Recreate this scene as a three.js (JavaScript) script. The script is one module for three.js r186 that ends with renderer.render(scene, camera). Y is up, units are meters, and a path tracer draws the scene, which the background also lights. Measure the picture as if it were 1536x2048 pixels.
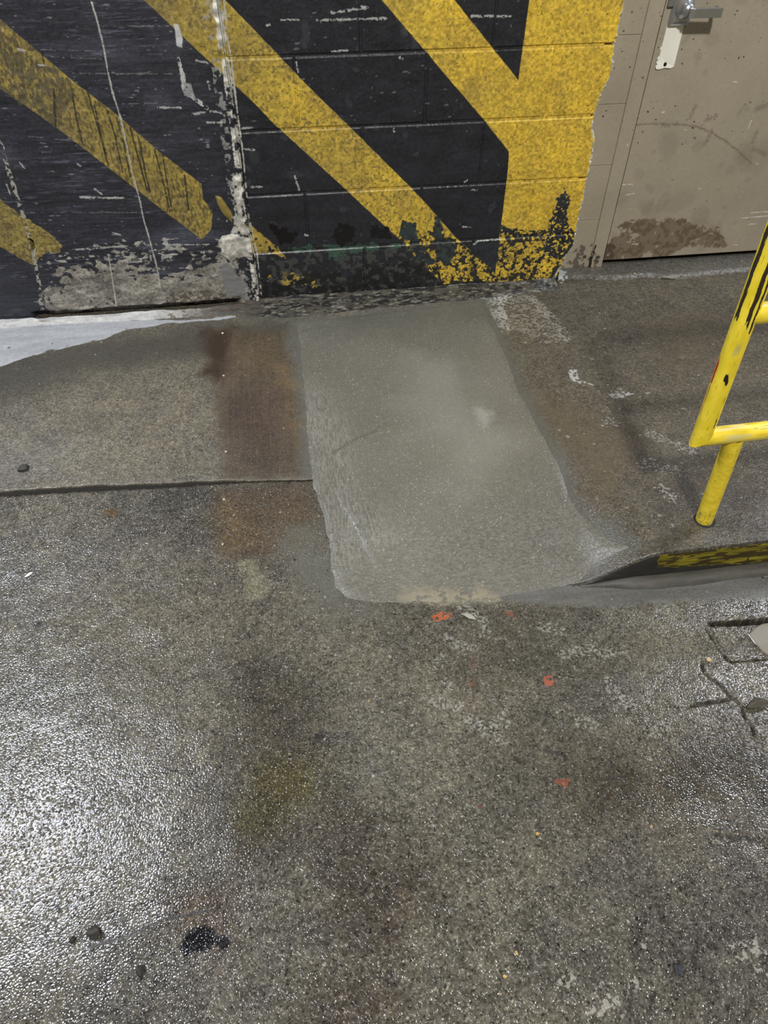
import * as THREE from 'three';
import { RectAreaLightUniformsLib } from 'three/addons/lights/RectAreaLightUniformsLib.js';
import { RoundedBoxGeometry } from 'three/addons/geometries/RoundedBoxGeometry.js';
import { mergeGeometries } from 'three/addons/utils/BufferGeometryUtils.js';

// ------------------------------------------------------------------ camera, light, exposure
const scene = new THREE.Scene();
const camera = new THREE.PerspectiveCamera(71.83, 0.75, 0.05, 60);
camera.position.set(-0.2614, 1.4318, 2.459);
camera.rotation.set(-0.8205, -0.1354, 0.0029, 'YXZ');
scene.background = new THREE.Color(0x000000);
const renderer = new THREE.WebGLRenderer();
renderer.toneMapping = THREE.LinearToneMapping;
renderer.toneMappingExposure = 1.0;
renderer.shadowMap.enabled = true;
RectAreaLightUniformsLib.init();
const CEILING = 5.9;
const LAMPS = [   // cool lamps high on the wall: x, y, length, strength, label
  [-2.95, 4.05, 1.8, 120, 'cool white strip lamp high on the wall far left of the stripes'],
  [3.4, 3.4, 1.3, 64, 'cool white strip lamp high on the wall right of the brown door'],
];
const KEY = { at: [0.05, 5.45, 4.9], power: 132, color: new THREE.Color(1.0, 0.98, 0.935) };   // round lamp behind the camera, the one that throws the shadows of the handle and the rails

// ------------------------------------------------------------------ helpers
function rng(seed) { let a = seed >>> 0; return () => { a = (a + 0x6d2b79f5) | 0; let t = Math.imul(a ^ (a >>> 15), 1 | a); t = (t + Math.imul(t ^ (t >>> 7), 61 | t)) ^ t; return ((t ^ (t >>> 14)) >>> 0) / 4294967296; }; }
const LAT = new Float32Array(65536); { const r = rng(77); for (let i = 0; i < 65536; i++) LAT[i] = r(); }
function vn(x, y) {   // value noise 0..1
  const xi = Math.floor(x), yi = Math.floor(y); let fx = x - xi, fy = y - yi;
  fx = fx * fx * (3 - 2 * fx); fy = fy * fy * (3 - 2 * fy);
  const x0 = xi & 255, x1 = (xi + 1) & 255, y0 = (yi & 255) << 8, y1 = ((yi + 1) & 255) << 8;
  const a = LAT[y0 | x0], b = LAT[y0 | x1], c = LAT[y1 | x0], d = LAT[y1 | x1];
  return a + (b - a) * fx + (c - a) * fy + (a - b - c + d) * fx * fy;
}
function fbm(x, y, n = 4) { let s = 0, a = 0.5, t = 0; for (let i = 0; i < n; i++) { s += a * vn(x, y); t += a; a *= 0.5; x = x * 2.03 + 17.3; y = y * 2.03 + 9.1; } return s / t; }
const ss = (a, b, x) => { const t = Math.min(1, Math.max(0, (x - a) / (b - a))); return t * t * (3 - 2 * t); };
const clamp01 = (v) => Math.min(1, Math.max(0, v));
const lerp = (a, b, t) => a + (b - a) * t;
function sdPoly(p, x, y) {   // signed distance, negative inside
  let d = 1e9, s = 1;
  for (let i = 0, j = p.length - 1; i < p.length; j = i++) {
    const ex = p[j][0] - p[i][0], ey = p[j][1] - p[i][1], wx = x - p[i][0], wy = y - p[i][1];
    const t = clamp01((wx * ex + wy * ey) / (ex * ex + ey * ey || 1e-9)), bx = wx - ex * t, by = wy - ey * t;
    d = Math.min(d, bx * bx + by * by);
    const a = y >= p[i][1], b = y < p[j][1], c = ex * wy > ey * wx;
    if ((a && b && c) || (!a && !b && !c)) s = -s;
  }
  return s * Math.sqrt(d);
}
function sdLine(p, x, y) {
  let d = 1e9;
  for (let i = 0; i + 1 < p.length; i++) {
    const ex = p[i + 1][0] - p[i][0], ey = p[i + 1][1] - p[i][1], wx = x - p[i][0], wy = y - p[i][1];
    const t = clamp01((wx * ex + wy * ey) / (ex * ex + ey * ey || 1e-9)), bx = wx - ex * t, by = wy - ey * t;
    d = Math.min(d, bx * bx + by * by);
  }
  return Math.sqrt(d);
}
const rgb = (r, g, b) => [r / 255, g / 255, b / 255];
class Sheet {   // a texture painted in metres: colour (sRGB 0..1), roughness, relief
  constructor(w, h, x0, x1, y0, y1) { Object.assign(this, { w, h, x0, x1, y0, y1 }); const n = w * h; this.c = new Float32Array(n * 3); this.r = new Float32Array(n); this.b = new Float32Array(n); }
  each(fn, bx0 = this.x0, bx1 = this.x1, by0 = this.y0, by1 = this.y1) {
    const sx = this.w / (this.x1 - this.x0), sy = this.h / (this.y1 - this.y0);
    const i0 = Math.max(0, Math.floor((bx0 - this.x0) * sx)), i1 = Math.min(this.w, Math.ceil((bx1 - this.x0) * sx));
    const j0 = Math.max(0, Math.floor((by0 - this.y0) * sy)), j1 = Math.min(this.h, Math.ceil((by1 - this.y0) * sy));
    for (let j = j0; j < j1; j++) { const y = this.y0 + (j + 0.5) / sy; for (let i = i0; i < i1; i++) fn(this.x0 + (i + 0.5) / sx, y, j * this.w + i); }
  }
  base(fn) { this.each((x, y, k) => { const v = fn(x, y); this.c[k * 3] = v[0]; this.c[k * 3 + 1] = v[1]; this.c[k * 3 + 2] = v[2]; this.r[k] = v[3] ?? 0.6; this.b[k] = v[4] ?? 0.5; }); }
  put(k, a, col, o, x, y) {
    const c = typeof col === 'function' ? col(x, y) : col;
    for (let m = 0; m < 3; m++) this.c[k * 3 + m] = lerp(this.c[k * 3 + m], o.mul ? this.c[k * 3 + m] * c[m] : c[m], a);
    if (o.r !== undefined) this.r[k] = lerp(this.r[k], o.r, a);
    if (o.b !== undefined) this.b[k] += o.b * a;
  }
  // polygon with a worn edge: wob metres of wander, sp = share covered (speckled when below 1), spf = grain frequency
  fill(poly, col, o = {}) {
    const { soft = 0.002, wob = 0.003, wf = 60, a = 1, sp = 1, spf = 90, fade = 0, ax = 1, ay = 1 } = o, m = soft + wob * 2 + 0.01;
    let lo = [1e9, 1e9], hi = [-1e9, -1e9]; for (const p of poly) for (const q of [0, 1]) { lo[q] = Math.min(lo[q], p[q]); hi[q] = Math.max(hi[q], p[q]); }
    this.each((x, y, k) => {
      let d = sdPoly(poly, x, y); if (d > m) return;
      d += (fbm(x * wf + 3.1, y * wf + 8.7, 3) - 0.5) * 2 * wob;
      let v = 1 - ss(-soft, soft, d); if (v <= 0) return;
      if (sp < 1 || fade) { const cov = sp * (fade ? clamp01(-d / fade) : 1); v *= ss(0.47, 0.53, fbm(x * spf * ax, y * spf * ay, 4) + (cov - 0.5) * 0.62); }
      if (v > 0) this.put(k, v * a, col, o, x, y);
    }, lo[0] - m, hi[0] + m, lo[1] - m, hi[1] + m);
  }
  line(pts, w, col, o = {}) {
    const { soft = 0.0012, a = 1, gap = 0, vf = 40, wob = 0.5 } = o, m = w * 2 + soft + 0.004;
    let lo = [1e9, 1e9], hi = [-1e9, -1e9]; for (const p of pts) for (const q of [0, 1]) { lo[q] = Math.min(lo[q], p[q]); hi[q] = Math.max(hi[q], p[q]); }
    this.each((x, y, k) => {
      const d = sdLine(pts, x, y); if (d > m) return;
      const n = fbm(x * vf + 5, y * vf + 2, 3), ww = w * (1 - wob + 2 * wob * n);
      let v = 1 - ss(ww - soft, ww + soft, d + (vn(x * 260, y * 260) - 0.5) * soft * 2);
      if (gap) v *= ss(gap - 0.05, gap + 0.05, fbm(x * vf * 1.7 + 40, y * vf * 1.7, 3));
      if (v > 0) this.put(k, v * a, col, o, x, y);
    }, lo[0] - m, hi[0] + m, lo[1] - m, hi[1] + m);
  }
  specks(n, seed, x0, x1, y0, y1, s0, s1, col, o = {}) {
    const r = rng(seed);
    for (let i = 0; i < n; i++) {
      const cx = lerp(x0, x1, r()), cy = lerp(y0, y1, r()), s = s0 + (s1 - s0) * r() ** 3, e = (o.flat ?? 1) * (0.6 + 0.8 * r()), t = o.turn ?? r() * 3.14, ct = Math.cos(t), st = Math.sin(t);
      const c = col; if (o.where && !o.where(cx, cy)) continue;
      this.each((x, y, k) => {
        const dx = x - cx, dy = y - cy, u = (dx * ct + dy * st) / (s * e), v = (-dx * st + dy * ct) / s, q = Math.sqrt(u * u + v * v) + (vn(x * 500, y * 500) - 0.5) * 0.5;
        if (q < 1.1) this.put(k, (1 - ss(0.7, 1.1, q)) * (o.a ?? 1), c, o, x, y);
      }, cx - s * Math.max(1, e) - 0.002, cx + s * Math.max(1, e) + 0.002, cy - s * Math.max(1, e) - 0.002, cy + s * Math.max(1, e) + 0.002);
    }
  }
  scale(r, g, b) { for (let k = 0; k < this.r.length; k++) { this.c[k * 3] *= r; this.c[k * 3 + 1] *= g; this.c[k * 3 + 2] *= b; } }
  tex(kind) {
    const n = this.w * this.h, d = new Uint8Array(n * 4);
    for (let k = 0; k < n; k++) {
      if (kind === 'c') for (let m = 0; m < 3; m++) d[k * 4 + m] = 255 * clamp01(this.c[k * 3 + m]);
      else d[k * 4] = d[k * 4 + 1] = d[k * 4 + 2] = 255 * clamp01(kind === 'r' ? this.r[k] : this.b[k]);
      d[k * 4 + 3] = 255;
    }
    const t = new THREE.DataTexture(d, this.w, this.h); t.magFilter = THREE.LinearFilter; t.minFilter = THREE.LinearMipmapLinearFilter; t.generateMipmaps = true;
    t.wrapS = t.wrapT = THREE.MirroredRepeatWrapping; if (kind === 'c') t.colorSpace = THREE.SRGBColorSpace; t.needsUpdate = true; return t;
  }
  uv(x, y) { return [(x - this.x0) / (this.x1 - this.x0), (y - this.y0) / (this.y1 - this.y0)]; }
}
const taken = {};
function numbered(n) { const k = taken[n] ?? 0; taken[n] = k + 1; return k ? `${n}_${String(k).padStart(3, '0')}` : n; }
function mesh(name, geo, mat, parent) { const m = new THREE.Mesh(geo, mat); m.name = parent === scene ? numbered(name) : name; m.castShadow = m.receiveShadow = true; parent.add(m); return m; }
function structure(name) { const g = new THREE.Group(); g.name = numbered(name); g.userData.kind = 'structure'; scene.add(g); return g; }
function label(o, text, category, group) { o.userData.label = text; o.userData.category = category; if (group) o.userData.group = group; return o; }
function thing(name, text, category, x, y, z, group) { const g = new THREE.Group(); g.name = numbered(name); g.position.set(x, y, z); scene.add(g); return label(g, text, category, group); }
function uvBy(geo, fn) { const p = geo.attributes.position, u = new Float32Array(p.count * 2); for (let i = 0; i < p.count; i++) { const q = fn(p.getX(i), p.getY(i), p.getZ(i)); u[2 * i] = q[0]; u[2 * i + 1] = q[1]; } geo.setAttribute('uv', new THREE.BufferAttribute(u, 2)); return geo; }
function box(x0, x1, y0, y1, z0, z1, r = 0) { const g = r ? new RoundedBoxGeometry(x1 - x0, y1 - y0, z1 - z0, 2, r) : new THREE.BoxGeometry(x1 - x0, y1 - y0, z1 - z0); g.translate((x0 + x1) / 2, (y0 + y1) / 2, (z0 + z1) / 2); return g; }
const std = (o) => new THREE.MeshStandardMaterial(o);

// features measured in metres: wall ones as x, y on the wall face, floor ones as x, z on the floor
const F = {
  stripeA: [[-1.35,0.602],[-1.191,0.439],[-1.072,0.318],[-1.048,0.276],[-1.062,0.255],[-1.112,0.253],[-1.171,0.209],[-1.251,0.281],[-1.414,0.461]],
  stripeB: [[-1.181,1.112],[-1.005,0.929],[-0.859,0.774],[-0.753,0.673],[-0.655,0.566],[-0.541,0.458],[-0.545,0.409],[-0.534,0.391],[-0.523,0.355],[-0.536,0.303],[-0.57,0.274],[-0.576,0.271],[-0.668,0.361],[-0.824,0.525],[-0.946,0.65],[-1.069,0.761],[-1.251,0.966]],
  stripeBend: [[-0.419,0.326],[-0.314,0.221],[-0.289,0.174],[-0.329,0.196],[-0.408,0.198]],
  leaf: [[-0.504,0.418],[-0.483,0.411],[-0.468,0.379],[-0.455,0.352],[-0.462,0.323],[-0.482,0.347],[-0.495,0.372]],
  yspeck1: [[-0.406,0.122],[-0.287,0.127],[-0.214,0.102],[-0.166,0.064],[-0.218,0.054],[-0.355,0.078]],
  stripeC: [[-0.74,1.095],[-0.605,0.961],[-0.485,0.84],[-0.338,0.691],[-0.291,0.637],[-0.063,0.412],[0.096,0.252],[0.13,0.22],[0.207,0.127],[0.304,0.03],[0.447,0.038],[0.508,0.059],[0.495,0.075],[0.336,0.218],[0.255,0.31],[0.167,0.404],[-0.044,0.612],[-0.195,0.76],[-0.321,0.893],[-0.383,0.956],[-0.521,1.091]],
  stripeD: [[-0.08,1.084],[0.063,0.945],[0.196,0.814],[0.314,0.697],[0.397,0.616],[0.499,0.509],[0.528,0.576],[0.501,0.725],[0.408,0.814],[0.278,0.94],[0.13,1.08]],
  band: [[0.502,1.096],[0.503,0.935],[0.501,0.725],[0.494,0.577],[0.499,0.509],[0.501,0.493],[0.504,0.407],[0.504,0.292],[0.503,0.196],[0.504,0.059],[0.448,0.034],[0.762,-0.016],[1.152,-0.012],[0.892,1.09]],
  bandBare: [[0.724,0.373],[0.754,0.331],[0.745,0.297],[0.766,0.223],[0.798,0.205],[0.8,0.151],[0.779,0.094],[0.744,0.11],[0.682,0.133],[0.685,0.19],[0.61,0.195],[0.51,0.201],[0.498,0.251],[0.606,0.22],[0.686,0.221],[0.69,0.282],[0.704,0.34]],
  blackTri: [[0.412,0.195],[0.501,0.196],[0.513,0.125],[0.497,0.079],[0.391,0.159]],
  cBare: [[0.14,0.287],[0.189,0.278],[0.198,0.207],[0.225,0.173],[0.273,0.116],[0.208,0.121],[0.16,0.216],[0.125,0.238]],
  cBare2: [[0.259,0.308],[0.278,0.291],[0.286,0.221],[0.346,0.185],[0.319,0.113],[0.272,0.13],[0.268,0.203],[0.253,0.236]],
  tar1: [[-0.091,0.294],[-0.025,0.291],[-0.045,0.229],[-0.015,0.214],[-0.095,0.207],[-0.118,0.246]],
  tar2: [[-0.34,0.315],[-0.25,0.267],[-0.265,0.23],[-0.306,0.239],[-0.333,0.272]],
  tar3: [[0.023,0.281],[0.091,0.265],[0.104,0.226],[0.017,0.225]],
  greenish: [[-0.29,0.219],[-0.119,0.221],[0.141,0.205],[0.167,0.183],[-0.047,0.178],[-0.123,0.156],[-0.256,0.198]],
  bareLeft: [[-1.154,0.228],[-1.115,0.244],[-0.981,0.244],[-0.841,0.259],[-0.717,0.199],[-0.55,0.248],[-0.51,0.278],[-0.407,0.272],[-0.418,-0.025],[-1.217,-0.004]],
  bareTop: [[-1.104,0.252],[-0.836,0.277],[-0.751,0.278],[-0.512,0.269],[-0.519,0.223],[-0.771,0.193],[-1.075,0.213]],
  plaster: [[-0.518,0.265],[-0.468,0.287],[-0.406,0.264],[-0.41,0.182],[-0.452,0.195],[-0.491,0.178],[-0.521,0.215]],
  plaster2: [[-0.471,0.287],[-0.452,0.334],[-0.45,0.386],[-0.442,0.454],[-0.42,0.491],[-0.412,0.452],[-0.417,0.396],[-0.418,0.326],[-0.406,0.264]],
  greyPanel: [[-0.529,0.164],[-0.5,0.178],[-0.464,0.113],[-0.432,0.07],[-0.461,0.044],[-0.518,0.041],[-0.533,0.104]],
  plasterLine: [[-0.405,0.956],[-0.41,0.854],[-0.406,0.82],[-0.409,0.753],[-0.41,0.678],[-0.41,0.61],[-0.411,0.533],[-0.416,0.441],[-0.42,0.332],[-0.409,0.201],[-0.416,-0.002]],
  blobA: [[-0.538,0.904],[-0.524,0.903],[-0.517,0.866],[-0.526,0.847],[-0.539,0.852],[-0.539,0.875]],
  chipLine: [[-0.542,0.818],[-0.538,0.776],[-0.541,0.735],[-0.515,0.713],[-0.484,0.686]],
  chipB: [[-0.542,0.758],[-0.518,0.752],[-0.511,0.708],[-0.544,0.721]],
  chips: [[[-0.629,0.691],[-0.556,0.688]],[[-0.491,0.812],[-0.458,0.804]],[[-0.529,0.669],[-0.492,0.672]],[[-0.467,0.755],[-0.465,0.737]],[[-0.473,0.674],[-0.441,0.668]],[[-0.487,0.643],[-0.434,0.641]],[[-0.479,0.329],[-0.479,0.329]],[[-0.885,0.46],[-0.868,0.443]],[[-0.922,0.435],[-0.91,0.431]],[[-1.087,0.552],[-1.078,0.534]],[[-1.151,0.49],[-1.152,0.458]],[[-0.866,0.311],[-0.841,0.3]],[[-0.851,0.428],[-0.808,0.426]],[[-0.915,0.539],[-0.909,0.533]],[[-0.982,0.855],[-0.965,0.852]],[[-0.385,0.619],[-0.347,0.622]],[[-0.388,0.558],[-0.356,0.554]],[[-0.94,0.815],[-0.922,0.813]],[[-0.936,0.436],[-0.8,0.425]],[[-0.701,0.258],[-0.586,0.251]],[[-1.006,0.259],[-0.84,0.261]],[[-0.274,0.892],[-0.264,0.894]],[[-0.083,0.918],[0.021,0.928]],[[0.001,0.932],[0.014,0.93]],[[-0.197,0.795],[-0.194,0.773]],[[-0.232,0.465],[-0.221,0.42]],[[-0.382,0.437],[-0.345,0.436]],[[-0.214,0.262],[-0.205,0.255]],[[-0.088,0.821],[-0.042,0.822]],[[0.118,0.799],[0.126,0.796]],[[0.102,0.598],[0.105,0.59]],[[-0.128,0.901],[0.076,0.9]],[[-0.231,0.904],[-0.182,0.904]],[[0.382,0.385],[0.403,0.384]],[[0.362,0.254],[0.392,0.253]],[[0.354,0.415],[0.361,0.422]],[[0.333,0.899],[0.452,0.896]],[[0.408,0.183],[0.424,0.197]],[[0.424,0.197],[0.51,0.198]]],
  formLine: [[-0.748,0.959],[-0.745,0.913],[-0.746,0.843],[-0.751,0.792],[-0.752,0.734],[-0.747,0.668],[-0.749,0.59],[-0.753,0.491],[-0.751,0.431],[-0.754,0.351],[-0.751,0.267],[-0.75,0.185],[-0.756,0.093]],
  formLine2: [[-1.124,0.616],[-1.128,0.552],[-1.133,0.468],[-1.135,0.402],[-1.144,0.31],[-1.151,0.25],[-1.169,0.156],[-1.197,0.03]],
  formLine3: [[-0.904,0.234],[-0.916,0.138],[-0.932,0.023]],
  hair: [[[-0.747,0.905],[-0.551,0.9]],[[-0.852,0.791],[-0.542,0.779]],[[-0.922,0.853],[-0.755,0.844]],[[-1.111,0.395],[-0.732,0.373]],[[-1.035,0.627],[-0.894,0.606]],[[-1.292,0.175],[-1.191,0.167]],[[-0.9,0.835],[-0.761,0.825]],[[-0.753,0.783],[-0.624,0.787]],[[-0.734,0.705],[-0.558,0.703]]],
  drips: [[[-0.87,0.733],[-0.878,0.669],[-0.882,0.596]],[[-0.824,0.739],[-0.823,0.676],[-0.822,0.532]],[[-0.815,0.704],[-0.819,0.637],[-0.82,0.568]],[[-0.782,0.688],[-0.778,0.616],[-0.783,0.509]],[[-0.759,0.669],[-0.757,0.59],[-0.763,0.492]],[[-0.726,0.638],[-0.723,0.548],[-0.72,0.424]],[[-0.708,0.618],[-0.711,0.532],[-0.714,0.44]],[[-0.667,0.571],[-0.663,0.481],[-0.662,0.372]],[[-0.645,0.565],[-0.65,0.481],[-0.656,0.372]],[[-0.59,0.488],[-0.599,0.375]],[[-0.918,0.753],[-0.946,0.652]],[[-0.919,0.849],[-0.925,0.811]]],
  slot: [[-1.149,0.303],[-1.136,0.301],[-1.136,0.267],[-1.148,0.25]],
  dirtB: [[-1.02,0.925],[-0.948,0.864],[-0.854,0.766],[-0.889,0.651],[-1.006,0.697],[-1.081,0.767]],
  rustBase: [[-0.729,0.078],[-0.496,0.06],[-0.492,0.004],[-0.622,-0.015],[-0.768,0.011]],
  edge: [[0.748,0.018],[0.755,0.049],[0.769,0.081],[0.778,0.114],[0.8,0.151],[0.8,0.196],[0.798,0.233],[0.801,0.293],[0.803,0.329],[0.798,0.363],[0.801,0.419],[0.8,0.474],[0.801,0.506],[0.792,0.547],[0.778,0.583],[0.782,0.618],[0.783,0.647],[0.794,0.685],[0.806,0.721],[0.808,0.758],[0.802,0.793],[0.803,0.819],[0.802,0.853],[0.802,0.887],[0.801,0.919],[0.8,0.951],[0.796,0.99]],
  joint3: [[-0.369,0.554]],
  dStain: [[0.985,0.099],[1.028,0.141],[1.0,0.165],[1.066,0.189],[1.192,0.181],[1.257,0.188],[1.325,0.157],[1.389,0.136],[1.44,0.139],[1.505,0.06],[1.469,0.045],[1.402,0.067],[1.312,0.055],[1.239,0.024],[1.147,0.06],[1.14,0.025],[1.017,0.027]],
  dArc: [[0.978,0.536],[1.063,0.537],[1.157,0.531],[1.223,0.519],[1.282,0.498],[1.346,0.467],[1.415,0.426],[1.482,0.382]],
  dScr: [[[1.527,0.17],[1.637,0.172]],[[1.559,0.19],[1.63,0.19]],[[1.639,-0.045],[1.653,-0.043]],[[1.567,0.142],[1.596,0.142]],[[1.421,0.531],[1.419,0.504]],[[1.017,0.289],[1.044,0.293]],[[0.983,0.328],[1.029,0.328]],[[0.982,0.565],[0.988,0.562]],[[0.98,0.61],[0.984,0.609]],[[0.978,0.497],[0.986,0.469]],[[0.962,0.48],[0.965,0.473]],[[1.301,0.661],[1.316,0.66]],[[1.073,0.573],[1.08,0.574]],[[1.502,0.379],[1.51,0.379]],[[1.302,0.297],[1.308,0.297]],[[1.093,0.089],[1.117,0.088]],[[1.535,0.058],[1.554,0.056]]],
  dSmear: [[[1.189,0.587],[1.185,0.556]],[[1.281,0.503],[1.271,0.457]],[[1.278,0.553],[1.246,0.54]],[[1.457,0.495],[1.456,0.458]],[[1.462,0.585],[1.426,0.569]],[[1.471,0.433],[1.524,0.411]],[[1.085,0.534],[1.116,0.531]]],
  tag: [[1.009,0.833],[1.067,0.83],[1.069,0.712],[1.049,0.71],[1.008,0.711]],
  tagHole: [[1.036,0.721]],
  hand: [[1.007,0.835],[1.056,0.834],[1.078,0.856],[1.179,0.85],[1.18,0.877],[1.081,0.88]],
  dry: [[-1.654,-0.052],[-1.363,-0.02],[-0.665,0.078],[-0.5,0.079],[-0.573,0.093],[-0.754,0.093],[-0.895,0.116],[-0.976,0.17],[-1.06,0.19],[-1.141,0.216],[-1.221,0.243],[-1.295,0.285],[-1.537,0.354]],
  wetEdge: [[-1.294,0.291],[-1.059,0.196],[-0.894,0.123],[-0.664,0.095],[-0.444,0.107],[-0.298,0.143],[-0.288,0.315],[-0.618,0.332],[-0.954,0.346],[-1.259,0.462]],
  rust: [[-0.587,0.156],[-0.482,0.155],[-0.348,0.213],[-0.304,0.388],[-0.289,0.62],[-0.292,0.784],[-0.288,0.911],[-0.53,0.889],[-0.543,0.754],[-0.558,0.588],[-0.574,0.378]],
  rust2: [[-0.555,0.927],[-0.426,0.922],[-0.29,0.939],[-0.274,1.07],[-0.286,1.149],[-0.433,1.188],[-0.53,1.154],[-0.559,1.071]],
  rustOrange: [[-0.382,0.357],[-0.318,0.388],[-0.295,0.498],[-0.296,0.748],[-0.324,0.762],[-0.328,0.595],[-0.364,0.469]],
  rustOrange2: [[-0.542,0.944],[-0.512,0.956],[-0.43,1.087],[-0.443,1.158],[-0.541,1.147],[-0.56,1.035]],
  rustDark: [[-0.595,0.155],[-0.497,0.153],[-0.504,0.283],[-0.532,0.361],[-0.545,0.427],[-0.588,0.399]],
  crack: [[-1.393,0.869],[-1.185,0.865],[-0.97,0.874],[-0.824,0.883],[-0.722,0.891],[-0.619,0.892],[-0.5,0.902],[-0.396,0.91],[-0.292,0.922]],
  creamCrack: [[-0.356,0.921],[-0.322,0.916],[-0.28,0.912],[-0.309,0.931]],
  patch: [[-0.288,0.127],[-0.073,0.114],[0.178,0.091],[0.452,0.067],[0.447,0.223],[0.452,0.357],[0.456,0.48],[0.446,0.65],[0.454,0.782],[0.463,0.903],[0.476,1.014],[0.477,1.118],[0.509,1.209],[0.544,1.286],[0.595,1.341],[0.532,1.346],[0.475,1.351],[0.425,1.391],[0.192,1.41],[0.058,1.406],[-0.047,1.396],[-0.138,1.384],[-0.215,1.358],[-0.25,1.312],[-0.257,1.229],[-0.257,1.144],[-0.268,1.035],[-0.287,0.938],[-0.29,0.798],[-0.286,0.576],[-0.288,0.372]],
  smear: [[-0.192,1.271],[0.073,1.329],[0.431,1.368],[0.936,1.428],[1.084,1.434],[1.048,1.497],[0.905,1.487],[0.626,1.466],[0.358,1.447],[0.193,1.408],[0.059,1.4],[-0.122,1.361]],
  beige: [[-0.12,1.345],[0.002,1.347],[0.147,1.37],[0.194,1.401],[0.033,1.399],[-0.083,1.373]],
  yellowish: [[-0.501,1.179],[-0.45,1.186],[-0.428,1.244],[-0.406,1.26],[-0.43,1.311],[-0.463,1.32],[-0.473,1.259]],
  efflo: [[0.449,0.043],[0.587,0.035],[0.636,0.092],[0.675,0.26],[0.68,0.382],[0.599,0.4],[0.525,0.303],[0.468,0.325],[0.457,0.216]],
  effloB: [[0.63,0.563],[0.657,0.566],[0.647,0.61],[0.69,0.66],[0.643,0.647],[0.617,0.619]],
  effloC: [[0.709,0.705],[0.762,0.7],[0.798,0.717],[0.745,0.734]],
  rdark: [[0.761,0.349],[1.015,0.331],[1.304,0.335],[1.664,0.365],[1.608,0.46],[1.258,0.43],[1.03,0.432],[0.788,0.432]],
  rdark2: [[0.711,0.791],[0.779,0.874],[0.728,1.115],[0.87,1.07],[0.987,1.149],[0.966,1.248],[0.841,1.231],[0.672,1.284],[0.671,1.107],[0.659,0.976]],
  rdark3: [[0.775,0.666],[1.018,0.67],[1.139,0.714],[1.467,0.701],[1.407,0.803],[1.102,0.789],[0.843,0.755]],
  rbrown: [[0.47,0.653],[0.569,0.719],[0.691,0.933],[0.594,1.154],[0.513,1.145],[0.479,0.952]],
  brown1: [[-0.465,1.511],[-0.321,1.572],[-0.293,1.693],[-0.316,1.841],[-0.403,1.873],[-0.467,1.946],[-0.498,1.881],[-0.443,1.757],[-0.488,1.629]],
  olive1: [[-0.455,1.801],[-0.334,1.783],[-0.316,1.853],[-0.404,1.894],[-0.466,1.875]],
  brown2: [[-0.255,1.893],[-0.148,2.027],[-0.148,2.151],[-0.24,2.27],[-0.345,2.256],[-0.3,2.148],[-0.346,1.981]],
  brown3: [[0.28,1.876],[0.541,1.865],[0.682,1.907],[0.649,1.97],[0.441,1.986],[0.251,1.961]],
  brown4: [[-0.643,2.007],[-0.496,2.017],[-0.486,2.106],[-0.541,2.139],[-0.62,2.054]],
  rbeige: [[-0.288,1.461],[-0.083,1.459],[0.059,1.702],[-0.04,1.9],[-0.192,1.902],[-0.264,1.758]],
  orange: [[[0.003,1.427],[0.029,1.417],[0.061,1.425],[0.044,1.442],[0.013,1.446]],[[0.241,1.644],[0.26,1.639],[0.272,1.653],[0.26,1.671],[0.242,1.663]],[[0.193,1.89],[0.217,1.886],[0.23,1.895],[0.214,1.903]],[[0.201,1.44],[0.213,1.445],[0.221,1.464],[0.209,1.461]],[[0.009,1.917],[0.024,1.915],[0.025,1.928],[0.01,1.929]]],
  redLine: [[0.081,1.576],[0.068,1.623],[0.063,1.683]],
  whiteBits: [[[0.091,1.412],[0.112,1.435],[0.132,1.464]],[[0.13,1.491],[0.132,1.503]],[[0.039,1.505],[0.082,1.54]],[[0.002,1.559],[0.006,1.565]],[[-0.03,1.664],[0.02,1.686]],[[0.007,1.632],[0.009,1.636]],[[0.042,1.725],[0.099,1.782]],[[0.074,1.742],[0.123,1.736]],[[0.315,1.585],[0.381,1.58]],[[0.401,1.597],[0.456,1.59]],[[0.39,1.68],[0.425,1.738]],[[0.321,1.774],[0.296,1.759]],[[0.445,1.81],[0.487,1.797]],[[0.288,1.5],[0.323,1.516]]],
  effloFront: [[[0.152,2.279],[0.219,2.276],[0.218,2.303],[0.157,2.317],[0.124,2.305]],[[0.446,2.247],[0.502,2.246],[0.504,2.287],[0.45,2.296]],[[0.182,2.298],[0.211,2.295],[0.203,2.329],[0.181,2.326]],[[0.253,2.213],[0.284,2.209],[0.262,2.239]],[[0.101,2.261],[0.129,2.261],[0.113,2.281]]],
  oil: [[-0.6,2.099],[-0.588,2.086],[-0.562,2.072],[-0.548,2.078],[-0.538,2.091],[-0.512,2.101],[-0.516,2.114],[-0.538,2.11],[-0.56,2.113],[-0.586,2.119]],
  dots: [[-0.922,1.88,0.007],[-0.309,1.721,0.012],[-0.447,1.609,0.012],[-1.004,1.324,0.01],[-1.003,1.548,0.008],[-0.868,1.813,0.005],[-0.865,1.936,0.006],[-0.931,1.964,0.006],[-0.838,2.003,0.006],[-0.644,2.163,0.003],[-0.871,2.099,0.004],[-0.722,1.851,0.006],[-0.792,1.827,0.005],[-0.307,1.716,0.01],[-0.852,0.977,0.014]],
  bits: [[0.126,1.993],[0.027,2.197],[-0.004,2.231],[0.265,2.279],[-0.543,0.186],[-0.536,0.429],[-0.527,0.78],[-0.533,0.968],[-0.535,1.127],[0.123,1.724],[0.133,1.913]],
  spall: [[0.712,1.543],[0.782,1.546],[0.872,1.549],[1.068,1.557],[1.004,1.663],[0.812,1.661],[0.721,1.657],[0.711,1.61]],
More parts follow.
